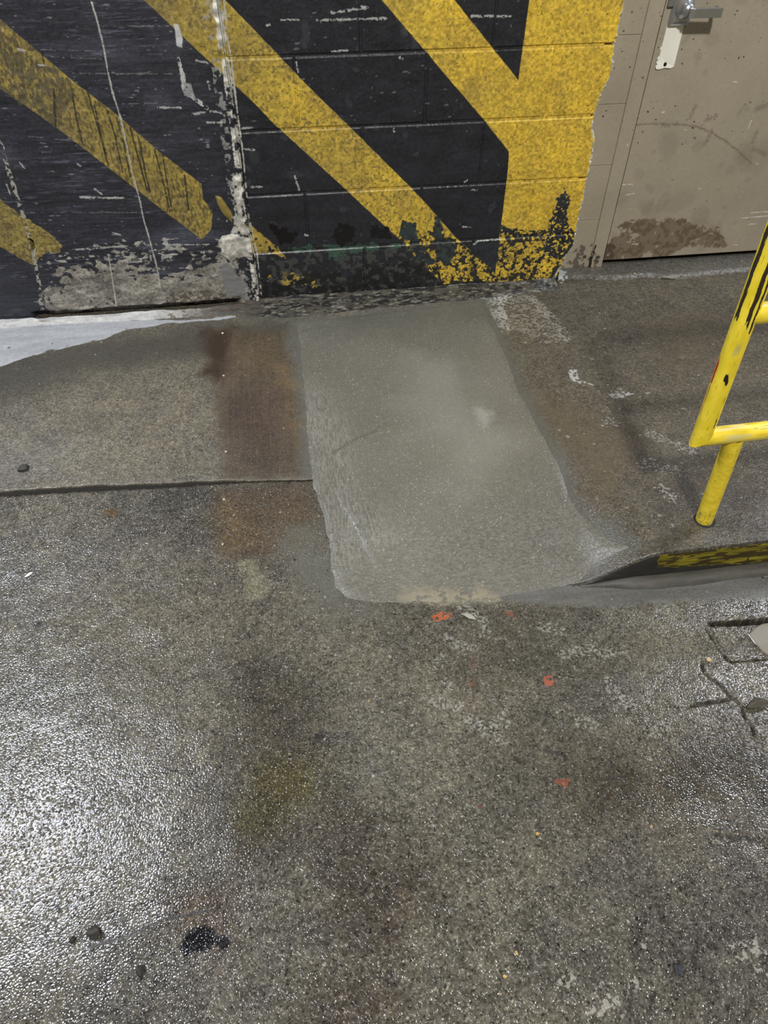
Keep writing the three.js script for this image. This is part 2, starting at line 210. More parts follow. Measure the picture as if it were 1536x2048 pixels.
  puddle: [[0.812,1.581],[0.847,1.561],[0.88,1.556],[0.951,1.565],[0.978,1.615],[0.892,1.648],[0.834,1.643],[0.818,1.616]],
  cracks: [[[0.643,1.654],[0.639,1.676],[0.645,1.697],[0.656,1.709],[0.665,1.73],[0.672,1.752],[0.687,1.774],[0.681,1.79],[0.679,1.805],[0.685,1.825],[0.68,1.846]],[[0.569,1.76],[0.613,1.758],[0.64,1.758],[0.665,1.755]],[[0.699,1.559],[0.703,1.593],[0.706,1.628],[0.71,1.654]],[[0.498,2.045],[0.526,2.054],[0.552,2.056],[0.579,2.069]],[[0.289,1.9],[0.323,1.901],[0.36,1.901]],[[-0.766,2.081],[-0.693,2.07],[-0.63,2.053],[-0.544,2.047]],[[0.194,1.819],[0.224,1.834]]],
  slits: [[[0.714,1.543],[0.782,1.548],[0.87,1.552],[1.04,1.558]],[[0.717,1.658],[0.765,1.66],[0.817,1.662],[0.949,1.664]]],
  pebbles: {"big":[-0.759,2.059],"small":[-0.799,2.065],"mid":[-0.667,2.133],"grey":[0.317,2.263],"lump":[-1.132,0.776],"chip":[-1.054,1.163],"cream":[0.662,1.649],"shard":[0.723,1.78],"crumb":[0.101,1.445],"sillstone":[1.091,-0.019],"clot":[-0.519,2.11]},
  sillEdge: [[0.698,0.02],[0.774,-0.028],[0.848,-0.034],[0.945,-0.014],[1.046,-0.005],[1.134,-0.017],[1.206,0.012],[1.291,0.012],[1.4,0.006],[1.511,-0.002],[1.656,-0.008]],
  curbY: [[0.612,0.002],[0.625,-0.051],[0.656,-0.043],[0.914,0.006],[0.949,-0.078]],
  pp: [[0.784,0.011],[0.756,0.281],[0.67,0.312],[0.833,0.325],[0.647,0.724],[0.662,0.495],[0.637,0.511],[0.639,0.428],[0.633,0.682],[0.7,0.64]],
  stain: [[-0.881,0.965],[-0.853,0.964],[-0.83,0.978],[-0.848,0.993],[-0.87,0.98]],
  cove: [[-1.353,0.021],[-0.992,0.052],[-0.663,0.105],[-0.408,0.111],[-0.259,0.107],[0.121,0.083],[0.435,0.072],[0.7,0.047]],
  whiteScuff: [[[0.776,0.921],[0.869,1.004]],[[0.709,1.049],[0.788,1.081]],[[0.712,1.153],[0.73,1.197]],[[0.731,0.714],[0.761,0.704]],[[0.654,0.857],[0.682,0.849]]]
};

// ------------------------------------------------------------------ floor heights
const DROP = 0.1;
const CURBZ = 1.38;
function rampSide(z) { return -DROP * ss(0.15, 1.5, z); }
function heightBack(x, z) { const w = ss(-0.25, 0.4, x), R = -DROP * (1 - ss(0.40, 0.64, x)) * ss(0.95, 1.38, z); return (1 - w) * rampSide(z) + w * R; }
function heightFront(x, z) { const w = ss(-0.25, 0.4, x); return (1 - w) * rampSide(z) + w * -DROP; }
const wave = (x, z) => (fbm(x * 5 + 3, z * 5 + 7, 3) - 0.5) * 0.006 + (fbm(x * 22 + 1, z * 22, 2) - 0.5) * 0.0016;
function crackZ(x) { const c = F.crack; if (x <= c[0][0]) return c[0][1]; for (let i = 1; i < c.length; i++) if (x <= c[i][0]) return lerp(c[i - 1][1], c[i][1], (x - c[i - 1][0]) / (c[i][0] - c[i - 1][0])); return c[c.length - 1][1]; }
// where the upper slab ends: along the open joint on the left, under the patch in the middle, at the curb on the right
function slabEnd(x) { return lerp(crackZ(x), CURBZ, ss(-0.25, -0.05, x)); }

// ------------------------------------------------------------------ shared grain relief for concrete
function grainTile(n, cells, seed, power) {
  const S = new Sheet(n, n, 0, 1, 0, 1), r = rng(seed), P = [];
  for (let i = 0; i < cells * cells; i++) P.push([r(), r(), r()]);
  S.each((x, y, k) => {
    const gx = x * cells, gy = y * cells, ix = Math.floor(gx), iy = Math.floor(gy); let d1 = 9, hh = 0;
    for (let a = -1; a <= 1; a++) for (let b = -1; b <= 1; b++) { const cx = (ix + a + cells) % cells, cy = (iy + b + cells) % cells, q = P[cy * cells + cx], dx = ix + a + q[0] - gx, dy = iy + b + q[1] - gy, d = dx * dx + dy * dy; if (d < d1) { d1 = d; hh = q[2]; } }
    const g = Math.max(0, 1 - Math.sqrt(d1) * 1.2), big = hh > 0.72 ? (hh - 0.72) / 0.28 : 0;
    S.b[k] = clamp01(0.1 + 0.28 * g * (0.4 + hh) + power * g * big + 0.07 * vn(x * 256, y * 256));
  });
  return S.tex('b');
}
const grain = grainTile(1024, 150, 5, 0.7);
grain.wrapS = grain.wrapT = THREE.RepeatWrapping;
function grainFor(sheet, size) { const t = grain.clone(); t.wrapS = t.wrapT = THREE.RepeatWrapping; t.repeat.set((sheet.x1 - sheet.x0) / size, (sheet.y1 - sheet.y0) / size); t.needsUpdate = true; return t; }

// ------------------------------------------------------------------ wall paint
const YEL = (x, y) => {   // yellow paint, greyer towards the left end: ingrained dirt plus light falloff painted in
  const t = ss(-1.2, 0.75, x + (fbm(x * 6, y * 6, 3) - 0.5) * 0.8), n = fbm(x * 130, y * 130, 3) - 0.5, m = fbm(x * 14 + 5, y * 14, 3) - 0.5;
  const d = 1 + n * 0.5 + m * 0.25;
  return [lerp(0.56, 0.835, t) * d, lerp(0.50, 0.70, t) * d, lerp(0.29, 0.25, t) * (d - m * 0.3)];
};
const BLACK = (x, y) => {
  const n = fbm(x * 12, y * 40, 3) - 0.5, g = fbm(x * 150, y * 150, 2) - 0.5, h = fbm(x * 10, y * 230, 2) - 0.5, l = ss(-0.3, -0.6, x);
  const k = ss(0.60, 0.78, fbm(x * 22 + 3, y * 240, 3)) * l * 0.16 * vn(x * 7, y * 9) + ss(0.55, 0.8, fbm(x * 5 + 2, y * 14, 4)) * 0.08 * l;
  const v = 0.15 + 0.05 * l + n * 0.06 + g * 0.06 + h * 0.06 * l + k;
  return [v * 0.98, v, v * 1.16];
};
const GREY = (x, y) => { const n = fbm(x * 25, y * 60, 4) - 0.5, g = fbm(x * 160, y * 160, 2) - 0.5, v = 0.54 + n * 0.45 + g * 0.28; return [v, v * 0.975, v * 0.915]; };
const WHITE = (x, y) => { const n = fbm(x * 70, y * 70, 4) - 0.5, v = 0.74 + n * 0.5; return [v, v * 0.985, v * 0.93]; };
function paintWall(S) {
  S.base((x, y) => { const c = BLACK(x, y); return [...c, 0.42 + (fbm(x * 30, y * 30, 2) - 0.5) * 0.2, 0.5 + (fbm(x * 110, y * 110, 3) - 0.5) * 0.5 + (vn(x * 420, y * 420) - 0.5) * 0.12]; });
  // pale scuffs and hairline marks in the black
  const left = (x, y) => x < -0.42, mid = (x, y) => x > -0.4 && y > 0.6;
  S.specks(420, 11, -1.4, -0.42, 0.22, 1.1, 0.0008, 0.003, rgb(160, 160, 158), { flat: 3, turn: 0, a: 0.6, where: left });
  S.specks(160, 12, -0.4, 0.5, 0.6, 1.1, 0.001, 0.004, rgb(150, 150, 148), { flat: 2.4, turn: 0.1, a: 0.5, where: mid });
  S.specks(240, 13, -0.4, 0.5, 0.1, 1.1, 0.001, 0.003, rgb(150, 150, 148), { flat: 1.2, a: 0.5 });
  S.specks(50, 14, -0.4, 0.5, 0.3, 1.0, 0.006, 0.022, rgb(96, 98, 104), { flat: 1.6, a: 0.28 });
  for (const [i, l] of F.hair.entries()) S.line(l, 0.0013, rgb(150, 150, 148), { a: 0.6, gap: 0.42 + 0.03 * (i % 3) });
  // yellow
  for (const s of ['stripeA', 'stripeB', 'stripeC', 'stripeD', 'band']) S.fill(F[s], YEL, { soft: 0.0015, wob: s === 'stripeA' ? 0.006 : 0.0012, r: 0.5 });
  S.fill(F.stripeBend, YEL, { sp: 0.72, wob: 0.006 });
  S.fill(F.leaf, rgb(140, 122, 62), { wob: 0.002, b: 0.25 });
  S.fill(F.dirtB, rgb(92, 86, 68), { sp: 0.6, spf: 150, a: 0.75, wob: 0.04, wf: 20, ay: 0.5 });
  S.fill(F.stripeB, rgb(70, 64, 50), { sp: 0.36, spf: 190, a: 0.55, ay: 0.4 });
  S.fill(F.stripeA, rgb(78, 70, 52), { sp: 0.32, spf: 170, a: 0.6 });
  S.fill(F.stripeC, rgb(96, 86, 60), { sp: 0.26, spf: 150, a: 0.6 });
  S.fill(F.stripeD, rgb(110, 94, 50), { sp: 0.16, spf: 190, a: 0.6 });
  S.fill(F.band, rgb(120, 98, 40), { sp: 0.16, spf: 170, a: 0.6 });
  S.fill(F.band, rgb(240, 208, 96), { sp: 0.15, spf: 140, a: 0.6, b: 0.05 });
  for (const l of F.drips) S.line(l, 0.0022, rgb(40, 38, 34), { a: 0.75, wob: 0.5, gap: 0.3, b: 0.12 });
  // worn foot of the stripes: paint flaked off in patches
  const foot = [[0.09, 0.25], [0.3, 0.24], [0.4, 0.16], [0.52, 0.21], [0.85, 0.22], [0.85, -0.02], [0.25, -0.02]];
  S.fill(foot, rgb(38, 40, 44), { sp: 0.42, spf: 80, wob: 0.02, a: 0.95, b: -0.18 });
  S.fill(foot, rgb(58, 48, 36), { sp: 0.28, spf: 160, wob: 0.02, a: 0.8 });
  for (const s of ['bandBare', 'cBare', 'cBare2', 'blackTri']) S.fill(F[s], (x, y) => { const v = BLACK(x, y); return [v[0] * 1.15, v[1] * 1.2, v[2] * 1.15]; }, { wob: 0.012, wf: 90, b: -0.18, sp: s === 'bandBare' ? 0.86 : 0.9, spf: 110 });
  S.fill(F.bandBare, YEL, { sp: 0.3, spf: 120, b: 0.15 });
  S.fill(F.cBare, rgb(52, 68, 62), { sp: 0.5, spf: 60, a: 0.7 }); S.fill(F.cBare2, rgb(60, 74, 70), { sp: 0.5, spf: 60, a: 0.7 });
  S.fill(F.yspeck1, YEL, { sp: 0.5, spf: 70, wob: 0.015, b: 0.2 });
  // soot, green film and tar near the foot of the middle bay
  S.fill([[-0.4, 0.2], [0.18, 0.2], [0.25, 0.1], [0.3, 0.0], [-0.4, 0.0]], rgb(78, 80, 74), { sp: 0.42, spf: 62, a: 0.7, wob: 0.03 });
  S.fill([[-0.4, 0.12], [0.28, 0.12], [0.3, 0.0], [-0.4, 0.0]], rgb(24, 24, 22), { sp: 0.48, spf: 50, a: 0.85, wob: 0.03 });
  S.fill(F.greenish, rgb(62, 92, 78), { sp: 0.55, spf: 50, a: 0.85, wob: 0.012 });
  for (const s of ['tar1', 'tar2', 'tar3']) S.fill(F[s], rgb(13, 13, 14), { sp: 0.78, spf: 60, wob: 0.018, wf: 50, r: 0.35, b: 0.1 });
  // bare concrete low on the left
  S.fill(F.bareLeft, GREY, { wob: 0.03, wf: 30, fade: 0.14, spf: 55, ay: 1.5, r: 0.7, b: -0.1, sp: 1.25 });
  S.fill(F.bareTop, WHITE, { sp: 0.36, spf: 50, ay: 2, wob: 0.02, a: 0.8, r: 0.7 });
  S.fill([[-1.16, 0.12], [-0.45, 0.12], [-0.42, -0.02], [-1.2, -0.02]], GREY, { sp: 0.72, spf: 30, wob: 0.03, r: 0.75 });
  S.fill(F.rustBase, rgb(84, 70, 58), { sp: 0.5, spf: 110, a: 0.65, wob: 0.02 });
  S.fill(F.greyPanel, rgb(128, 128, 128), { wob: 0.008, r: 0.7, b: 0.1 });
  S.fill(F.plaster, WHITE, { wob: 0.012, wf: 60, b: 0.3, r: 0.85 });
  S.fill(F.plaster2, WHITE, { wob: 0.010, wf: 60, b: 0.25, r: 0.85, sp: 0.85, spf: 70 });
  S.line(F.plasterLine, 0.012, WHITE, { gap: 0.47, wob: 0.6, vf: 30, soft: 0.002, b: 0.25, r: 0.85 });
  S.line(F.plasterLine.map(([x, y]) => [x + 0.018, y]), 0.0025, rgb(190, 188, 180), { gap: 0.4, wob: 0.6, vf: 40 });
  S.line(F.plasterLine.map(([x, y]) => [x - 0.03, y]), 0.012, rgb(160, 160, 156), { gap: 0.58, wob: 0.6, vf: 50, a: 0.8 });
  S.fill(F.blobA, rgb(196, 198, 200), { wob: 0.003, b: 0.3 });
  S.line(F.chipLine, 0.006, rgb(190, 190, 186), { gap: 0.35, wob: 0.7, vf: 60, b: 0.2 });
  S.fill(F.chipB, rgb(150, 152, 154), { sp: 0.8, wob: 0.005 });
  for (const l of F.chips) S.line(l, 0.0032, rgb(188, 188, 184), { gap: 0.36, wob: 0.8, vf: 90, a: 0.85, b: 0.15 });
  S.line(F.formLine, 0.0024, rgb(176, 176, 170), { gap: 0.22, wob: 0.7, vf: 60, b: 0.3 });
  S.line(F.formLine2, 0.006, rgb(172, 170, 160), { gap: 0.47, wob: 0.7, vf: 60, b: 0.2 });
  S.line(F.formLine3, 0.0025, rgb(180, 178, 170), { gap: 0.25, vf: 60 });
  // right edge: paint broken away along the arris
  S.line(F.edge, 0.005, WHITE, { wob: 0.9, vf: 80, b: 0.2, gap: 0.3 });
  // black foot line
  S.fill([[-0.4, 0.022], [0.3, 0.02], [0.8, 0.026], [0.8, -0.03], [-0.4, -0.03]], rgb(30, 29, 27), { wob: 0.01, wf: 40, sp: 0.9, spf: 70 });
  
}
const wallS = new Sheet(2048, 1024, -1.45, 0.9, -0.02, 1.155); paintWall(wallS);
const wallFarS = new Sheet(1024, 1024, -5, 0.9, -0.02, 5.95);
wallFarS.base((x, y) => { const s = (((x + y - 0.355) % 0.645) + 0.645) % 0.645; return x > 0.503 || s < 0.213 ? [...YEL(x, y), 0.5] : [...BLACK(x, y), 0.42]; });
const wallMat = std({ map: wallS.tex('c'), roughnessMap: wallS.tex('r'), roughness: 1, bumpMap: wallS.tex('b'), bumpScale: 0.0022 });
const wallFarMat = std({ map: wallFarS.tex('c'), roughness: 0.5 });
const mortarMat = wallMat;

const wallBack = structure('wall_back');
const COURSE = 0.2032, JOINT = 0.0018;
function edgeX(y) { const e = F.edge; if (y <= e[0][1]) return e[0][0]; for (let i = 1; i < e.length; i++) if (y <= e[i][1]) return lerp(e[i - 1][0], e[i][0], (y - e[i - 1][1]) / (e[i][1] - e[i - 1][1])); return 0.8; }
function blockGeo(x0, x1, y0, y1, ragged) {
  const s = new THREE.Shape(), B = 0.0055, a = x0 + JOINT + B, c = y0 + JOINT + B, d = y1 - JOINT - B;
  s.moveTo(a, d); s.lineTo(a, c);
  if (!ragged) { const b = x1 - JOINT - B; s.lineTo(b, c); s.lineTo(b, d); } else {
    const r = rng(Math.round(y0 * 1000) + 3), n = 26;
    for (let i = 0; i <= n; i++) { const y = lerp(c, d, i / n); s.lineTo(edgeX(y) - B + (r() - 0.5) * 0.007 - (r() < 0.12 ? 0.006 * r() : 0), y); }
  }
  s.closePath();
  const g = new THREE.ExtrudeGeometry(s, { depth: 0.12, bevelEnabled: true, bevelThickness: B * 0.8, bevelSize: B, bevelSegments: 1, curveSegments: 1 });
  g.translate(0, 0, -0.12 - B * 0.8);
  return g;
}
for (let r = 0; r * COURSE < CEILING - 0.02; r++) {
  const y0 = r * COURSE, y1 = Math.min(CEILING, y0 + COURSE), far = y1 > 1.1, S = far ? wallFarS : wallS;
  const xs = r % 2 ? [-2, -1, 1, 3, 4] : [-2, 0, 2, 4];
  for (let i = 0; i + 1 < xs.length; i++) {
    const last = i + 2 === xs.length, g = blockGeo(xs[i] * COURSE, xs[i + 1] * COURSE, y0, y1, last);
    uvBy(g, (x, y) => S.uv(x, y));
    const m = mesh('concrete_block', g, far ? wallFarMat : wallMat, wallBack);
    m.position.z = (LAT[r * 31 + i] - 0.5) * 0.0016;
  }
}
// mortar bed, set back behind the block faces
{
  mesh('mortar_joints', uvBy(box(-2 * COURSE, 0.765, 0, 1.1, -0.2, -0.0035), (x, y) => wallS.uv(x, y)), mortarMat, wallBack);
  mesh('mortar_joints', uvBy(box(-2 * COURSE, 0.765, 1.1, CEILING, -0.2, -0.0035), (x, y) => wallFarS.uv(x, y)), wallFarMat, wallBack);
}
// poured concrete pier left of the blocks: board marks, a formwork seam and broken plaster at its corner
{
  const nx = 300, ny = 320, X0 = -1.45, X1 = -0.407, Y1 = 1.1, pos = [], uvs = [], idx = [];
  const relief = (x, y) => {
    let z = 0.006 + (fbm(x * 9, y * 9, 3) - 0.5) * 0.004 + (fbm(x * 8, y * 70, 2) - 0.5) * 0.0016;
    const f1 = sdLine(F.formLine, x, y); z += 0.0025 * (1 - ss(0.001, 0.005, f1));
    const f2 = sdLine(F.formLine2, x, y); z -= 0.004 * (1 - ss(0.001, 0.006, f2)); if (x < -1.17) z -= 0.006;
    const pl = sdPoly(F.plaster, x, y); z += 0.006 * (1 - ss(-0.015, 0.004, pl + (fbm(x * 60, y * 60, 3) - 0.5) * 0.02));
    const pd = sdLine(F.plasterLine, x, y); z += (fbm(x * 50, y * 50, 3) - 0.35) * 0.016 * (1 - ss(0.004, 0.022, pd));
    const sl = sdPoly(F.slot, x, y); z -= 0.03 * (1 - ss(-0.003, 0.002, sl));
    const bl = sdPoly(F.bareLeft, x, y); z -= 0.003 * (1 - ss(-0.02, 0.01, bl + (fbm(x * 30, y * 30, 3) - 0.5) * 0.05));
    z -= 0.035 * (1 - ss(0, 0.004, y - (0.016 + 0.02 * fbm(x * 9, 3, 3)))) * ss(-1.24, -1.22, x) * ss(-0.47, -0.5, x);   // broken foot, open above the cove
    const lf = sdPoly(F.leaf, x, y); z += 0.006 * (1 - ss(-0.012, 0.001, lf));
    return z;
  };
  for (let j = 0; j <= ny; j++) for (let i = 0; i <= nx; i++) { const x = lerp(X0, X1, i / nx), y = lerp(0, Y1, j / ny); pos.push(x, y, relief(x, y)); uvs.push(...wallS.uv(x, y)); }
  for (let j = 0; j < ny; j++) for (let i = 0; i < nx; i++) { const a = j * (nx + 1) + i, b = a + 1, c = a + nx + 1; idx.push(a, b, c, b, c + 1, c); }
  const g = new THREE.BufferGeometry(); g.setAttribute('position', new THREE.Float32BufferAttribute(pos, 3)); g.setAttribute('uv', new THREE.Float32BufferAttribute(uvs, 2)); g.setIndex(idx); g.computeVertexNormals();
  mesh('poured_concrete_face', g, wallMat, wallBack);
  mesh('poured_concrete_core', uvBy(box(-1.45, -0.41, 0, 1.1, -0.2, -0.045), (x, y) => wallS.uv(x, y)), wallMat, wallBack);
  mesh('poured_concrete_wall', uvBy(box(-1.45, -0.41, 1.1, CEILING, -0.2, 0.004), (x, y) => wallFarS.uv(x, y)), wallFarMat, wallBack);
  mesh('poured_concrete_wall', uvBy(box(-5, -1.45, -0.1, CEILING, -0.2, 0.0), (x, y) => wallFarS.uv(x, y)), wallFarMat, wallBack);
  const tube = new THREE.CylinderGeometry(0.006, 0.006, 0.012, 12); tube.rotateX(Math.PI / 2); tube.translate(-0.499, 0.575, 0.008);
  mesh('form_tie_plug', tube, std({ color: 0x6c6d70, roughness: 0.7 }), wallBack);
}

// ------------------------------------------------------------------ recessed bay with the door
const TAUPE = (x, y, o = 0) => { const n = fbm(x * 8, y * 8, 3) - 0.5, g = fbm(x * 120, y * 120, 2) - 0.5, v = 1 + n * 0.09 + g * 0.05 + o; return [0.645 * v, 0.607 * v, 0.537 * v]; };
const doorS = new Sheet(1400, 1400, 0.72, 1.92, -0.03, 1.17);
doorS.base((x, y) => [...TAUPE(x, y), 0.5, 0.5 + (fbm(x * 160, y * 160, 2) - 0.5) * 0.16]);
doorS.specks(260, 21, 0.8, 1.5, 0.45, 1.15, 0.0008, 0.0032, rgb(58, 50, 42), { flat: 1.3, a: 0.85 });
doorS.specks(120, 22, 1.0, 1.9, 0.1, 0.6, 0.0008, 0.0028, rgb(80, 70, 60), { a: 0.7 });
doorS.specks(40, 23, 0.98, 1.9, 0.0, 1.0, 0.001, 0.003, rgb(206, 202, 190), { a: 0.8, flat: 1.5 });
doorS.specks(60, 24, 1.0, 1.9, 0.05, 1.0, 0.01, 0.05, rgb(116, 104, 90), { a: 0.16, flat: 1.5 });
doorS.fill(F.dStain, rgb(116, 101, 83), { wob: 0.02, wf: 40, a: 0.75, sp: 0.8, spf: 40 });
doorS.fill(F.dStain, rgb(88, 73, 56), { wob: 0.02, wf: 25, a: 0.5, sp: 0.42, spf: 70 });
doorS.fill([[0.985, 0.0], [1.02, 0.0], [1.03, 0.08], [0.985, 0.1]], rgb(78, 66, 52), { sp: 0.55, spf: 60, a: 0.8, wob: 0.01 });
doorS.line(F.dArc, 0.0025, rgb(104, 94, 82), { a: 0.55, wob: 0.6, soft: 0.003 });
for (const l of F.dSmear) doorS.line(l, 0.006, rgb(112, 101, 88), { a: 0.4, soft: 0.006 });
for (const l of F.dScr) doorS.line(l, 0.002, rgb(216, 212, 202), { a: 0.9, wob: 0.7, gap: 0.25, vf: 90 });
doorS.fill([[0.86, 0.1], [0.93, 0.1], [0.985, 0.0], [0.8, -0.02]], rgb(80, 75, 68), { sp: 0.4, spf: 60, a: 0.7, wob: 0.02 });
doorS.line([[0.927, 0.0], [0.927, 0.06], [0.931, 0.1]], 0.004, rgb(46, 42, 36), { gap: 0.35, vf: 60, wob: 0.8 });
for (const p of [[0.9, 0.05], [0.91, 0.045], [0.955, 0.05], [0.95, 0.03]]) doorS.fill([[p[0] - 0.012, p[1] - 0.008], [p[0] + 0.012, p[1] - 0.008], [p[0] + 0.012, p[1] + 0.01], [p[0] - 0.012, p[1] + 0.01]], rgb(62, 57, 50), { wob: 0.01, sp: 0.6, spf: 100, a: 0.8 });
const doorMat = std({ map: doorS.tex('c'), roughness: 0.48, bumpMap: doorS.tex('b'), bumpScale: 0.0006 });
const taupeMat = std({ color: new THREE.Color(0.645, 0.607, 0.537).convertSRGBToLinear(), roughness: 0.55 });
const dUV = (x, y) => doorS.uv(x, y);
const wallRecess = structure('wall_recess');
for (let r = 0; r * COURSE < CEILING - 0.02; r++) {
  const y0 = r * COURSE, y1 = Math.min(CEILING, y0 + COURSE), s = new THREE.Shape();
  const a = 0.70, b = 0.924, c = y0 + 0.002, d = y1 - 0.002; s.moveTo(a, c); s.lineTo(b, c); s.lineTo(b, d); s.lineTo(a, d);
  const g = new THREE.ExtrudeGeometry(s, { depth: 0.05, bevelEnabled: true, bevelThickness: 0.002, bevelSize: 0.0015, bevelSegments: 1 }); g.translate(0, 0, -0.152); uvBy(g, dUV);
  mesh('painted_block', g, y1 > 1.1 ? taupeMat : doorMat, wallRecess);
}
mesh('mortar_joints', uvBy(box(0.70, 0.93, 0, 1.1, -0.25, -0.103), dUV), doorMat, wallRecess);
mesh('wall_above_door', box(0.925, 2.02, 2.12, CEILING, -0.25, -0.1), taupeMat, wallRecess);
mesh('wall_beside_door', box(2.0, 5, 0, CEILING, -0.25, -0.1), taupeMat, wallRecess);

const door = structure('door_1');
mesh('door_jamb', uvBy(box(0.924, 0.977, 0.002, 2.07, -0.17, -0.092, 0.003), dUV), doorMat, door);
mesh('door_jamb', box(1.925, 1.985, 0.002, 2.07, -0.17, -0.092, 0.003), taupeMat, door);
mesh('door_head', box(0.924, 1.985, 2.07, 2.12, -0.17, -0.092, 0.003), taupeMat, door);
for (const [x0, x1] of [[0.96, 0.979], [1.924, 1.95]]) mesh('door_stop', box(x0, x1, 0.0, 2.07, -0.2, -0.158), taupeMat, door);
// unlit room behind the door
const behind = structure('wall_behind_door');
mesh('far_wall', box(0.6, 2.4, 0, 2.4, -1.7, -1.6), taupeMat, behind); mesh('side_wall', box(0.6, 0.7, 0, 2.4, -1.6, -0.2), taupeMat, behind); mesh('side_wall', box(2.3, 2.4, 0, 2.4, -1.6, -0.25), taupeMat, behind); mesh('room_ceiling', box(0.6, 2.4, 2.4, 2.5, -1.7, -0.2), taupeMat, behind); mesh('room_floor', box(0.6, 2.4, -0.1, -0.002, -1.7, -0.128), taupeMat, behind);
const leaf = mesh('door_leaf', uvBy(box(0.9875, 1.92, 0.027, 2.065, -0.155, -0.11, 0.0012), dUV), doorMat, door);
// lever handle
{
  const steel = std({ color: 0xb9bcc4, metalness: 0.9, roughness: 0.34 });
  const ps = new THREE.Shape(); ps.moveTo(1.024, 0.847); ps.lineTo(1.064, 0.847); ps.lineTo(1.064, 0.985); ps.lineTo(1.024, 0.985); ps.closePath();
  const pg = new THREE.ExtrudeGeometry(ps, { depth: 0.006, bevelEnabled: true, bevelThickness: 0.018, bevelSize: 0.015, bevelSegments: 3 }); pg.translate(0, 0, -0.115);
  const h = mesh('handle_plate', pg, steel, leaf);
  const prof = [[0.030, 0], [0.030, 0.004], [0.024, 0.010], [0.0175, 0.022], [0.0165, 0.036], [0.0001, 0.037]].map((p) => new THREE.Vector2(...p));
  const neck = new THREE.LatheGeometry(prof, 32); neck.rotateX(Math.PI / 2); neck.translate(1.046, 0.882, -0.093); mesh('handle_rose', neck, steel, h);
  const arm = new THREE.Shape(); [[1.052, -0.066], [1.062, -0.056], [1.141, -0.052], [1.142, -0.078], [1.149, -0.078], [1.149, -0.044], [1.06, -0.046], [1.046, -0.05]].forEach((p, i) => (i ? arm.lineTo(p[0], p[1]) : arm.moveTo(p[0], p[1])));
  const lg = new THREE.ExtrudeGeometry(arm, { depth: 0.023, bevelEnabled: true, bevelThickness: 0.0015, bevelSize: 0.0012, bevelSegments: 2 }); lg.rotateX(Math.PI / 2);
  lg.translate(0, 0.889, 0); mesh('handle_lever', lg, steel, h);
  mesh('latch_guard', box(0.992, 1.012, 0.885, 0.99, -0.11, -0.1, 0.002), steel, leaf);
}
// torn white tag hanging below the handle
{
  const s = new THREE.Shape(), r = rng(9); s.moveTo(1.067, 0.84); s.lineTo(1.068, 0.76); s.lineTo(1.068, 0.716); s.lineTo(1.058, 0.7105); s.lineTo(1.036, 0.713); s.lineTo(1.02, 0.709); s.lineTo(1.008, 0.7095);
  for (let y = 0.716; y < 0.838; y += 0.004) s.lineTo(1.0085 + (r() < 0.35 && y < 0.8 ? -0.006 * r() : 0.0008 * r()), y);
  s.closePath();
  const hole = new THREE.Path(); hole.absellipse(1.0355, 0.7225, 0.0058, 0.0066, 0, Math.PI * 2, true); s.holes.push(hole);
  const g = new THREE.ExtrudeGeometry(s, { depth: 0.0012, bevelEnabled: false, curveSegments: 20 }); g.translate(-1.044, -0.71, 0);
  const p = g.attributes.position; for (let i = 0; i < p.count; i++) { const y = p.getY(i); p.setZ(i, p.getZ(i) + 0.003 * (1 - ss(0, 0.03, y))); } g.computeVertexNormals();
  const t = thing('paper_tag', 'torn white paper tag with a punched hole below the door handle', 'tag', 1.044, 0.71, -0.1095);
  mesh('paper', g, std({ color: 0xf2f0e4, roughness: 0.8 }), t);
  const hb = new THREE.CylinderGeometry(0.0058, 0.0058, 0.0006, 20); hb.rotateX(Math.PI / 2); hb.translate(1.0355 - 1.044, 0.0125, 0.0008); mesh('hole_backing', hb, std({ color: 0x0a0a0a, roughness: 0.9 }), t);
}

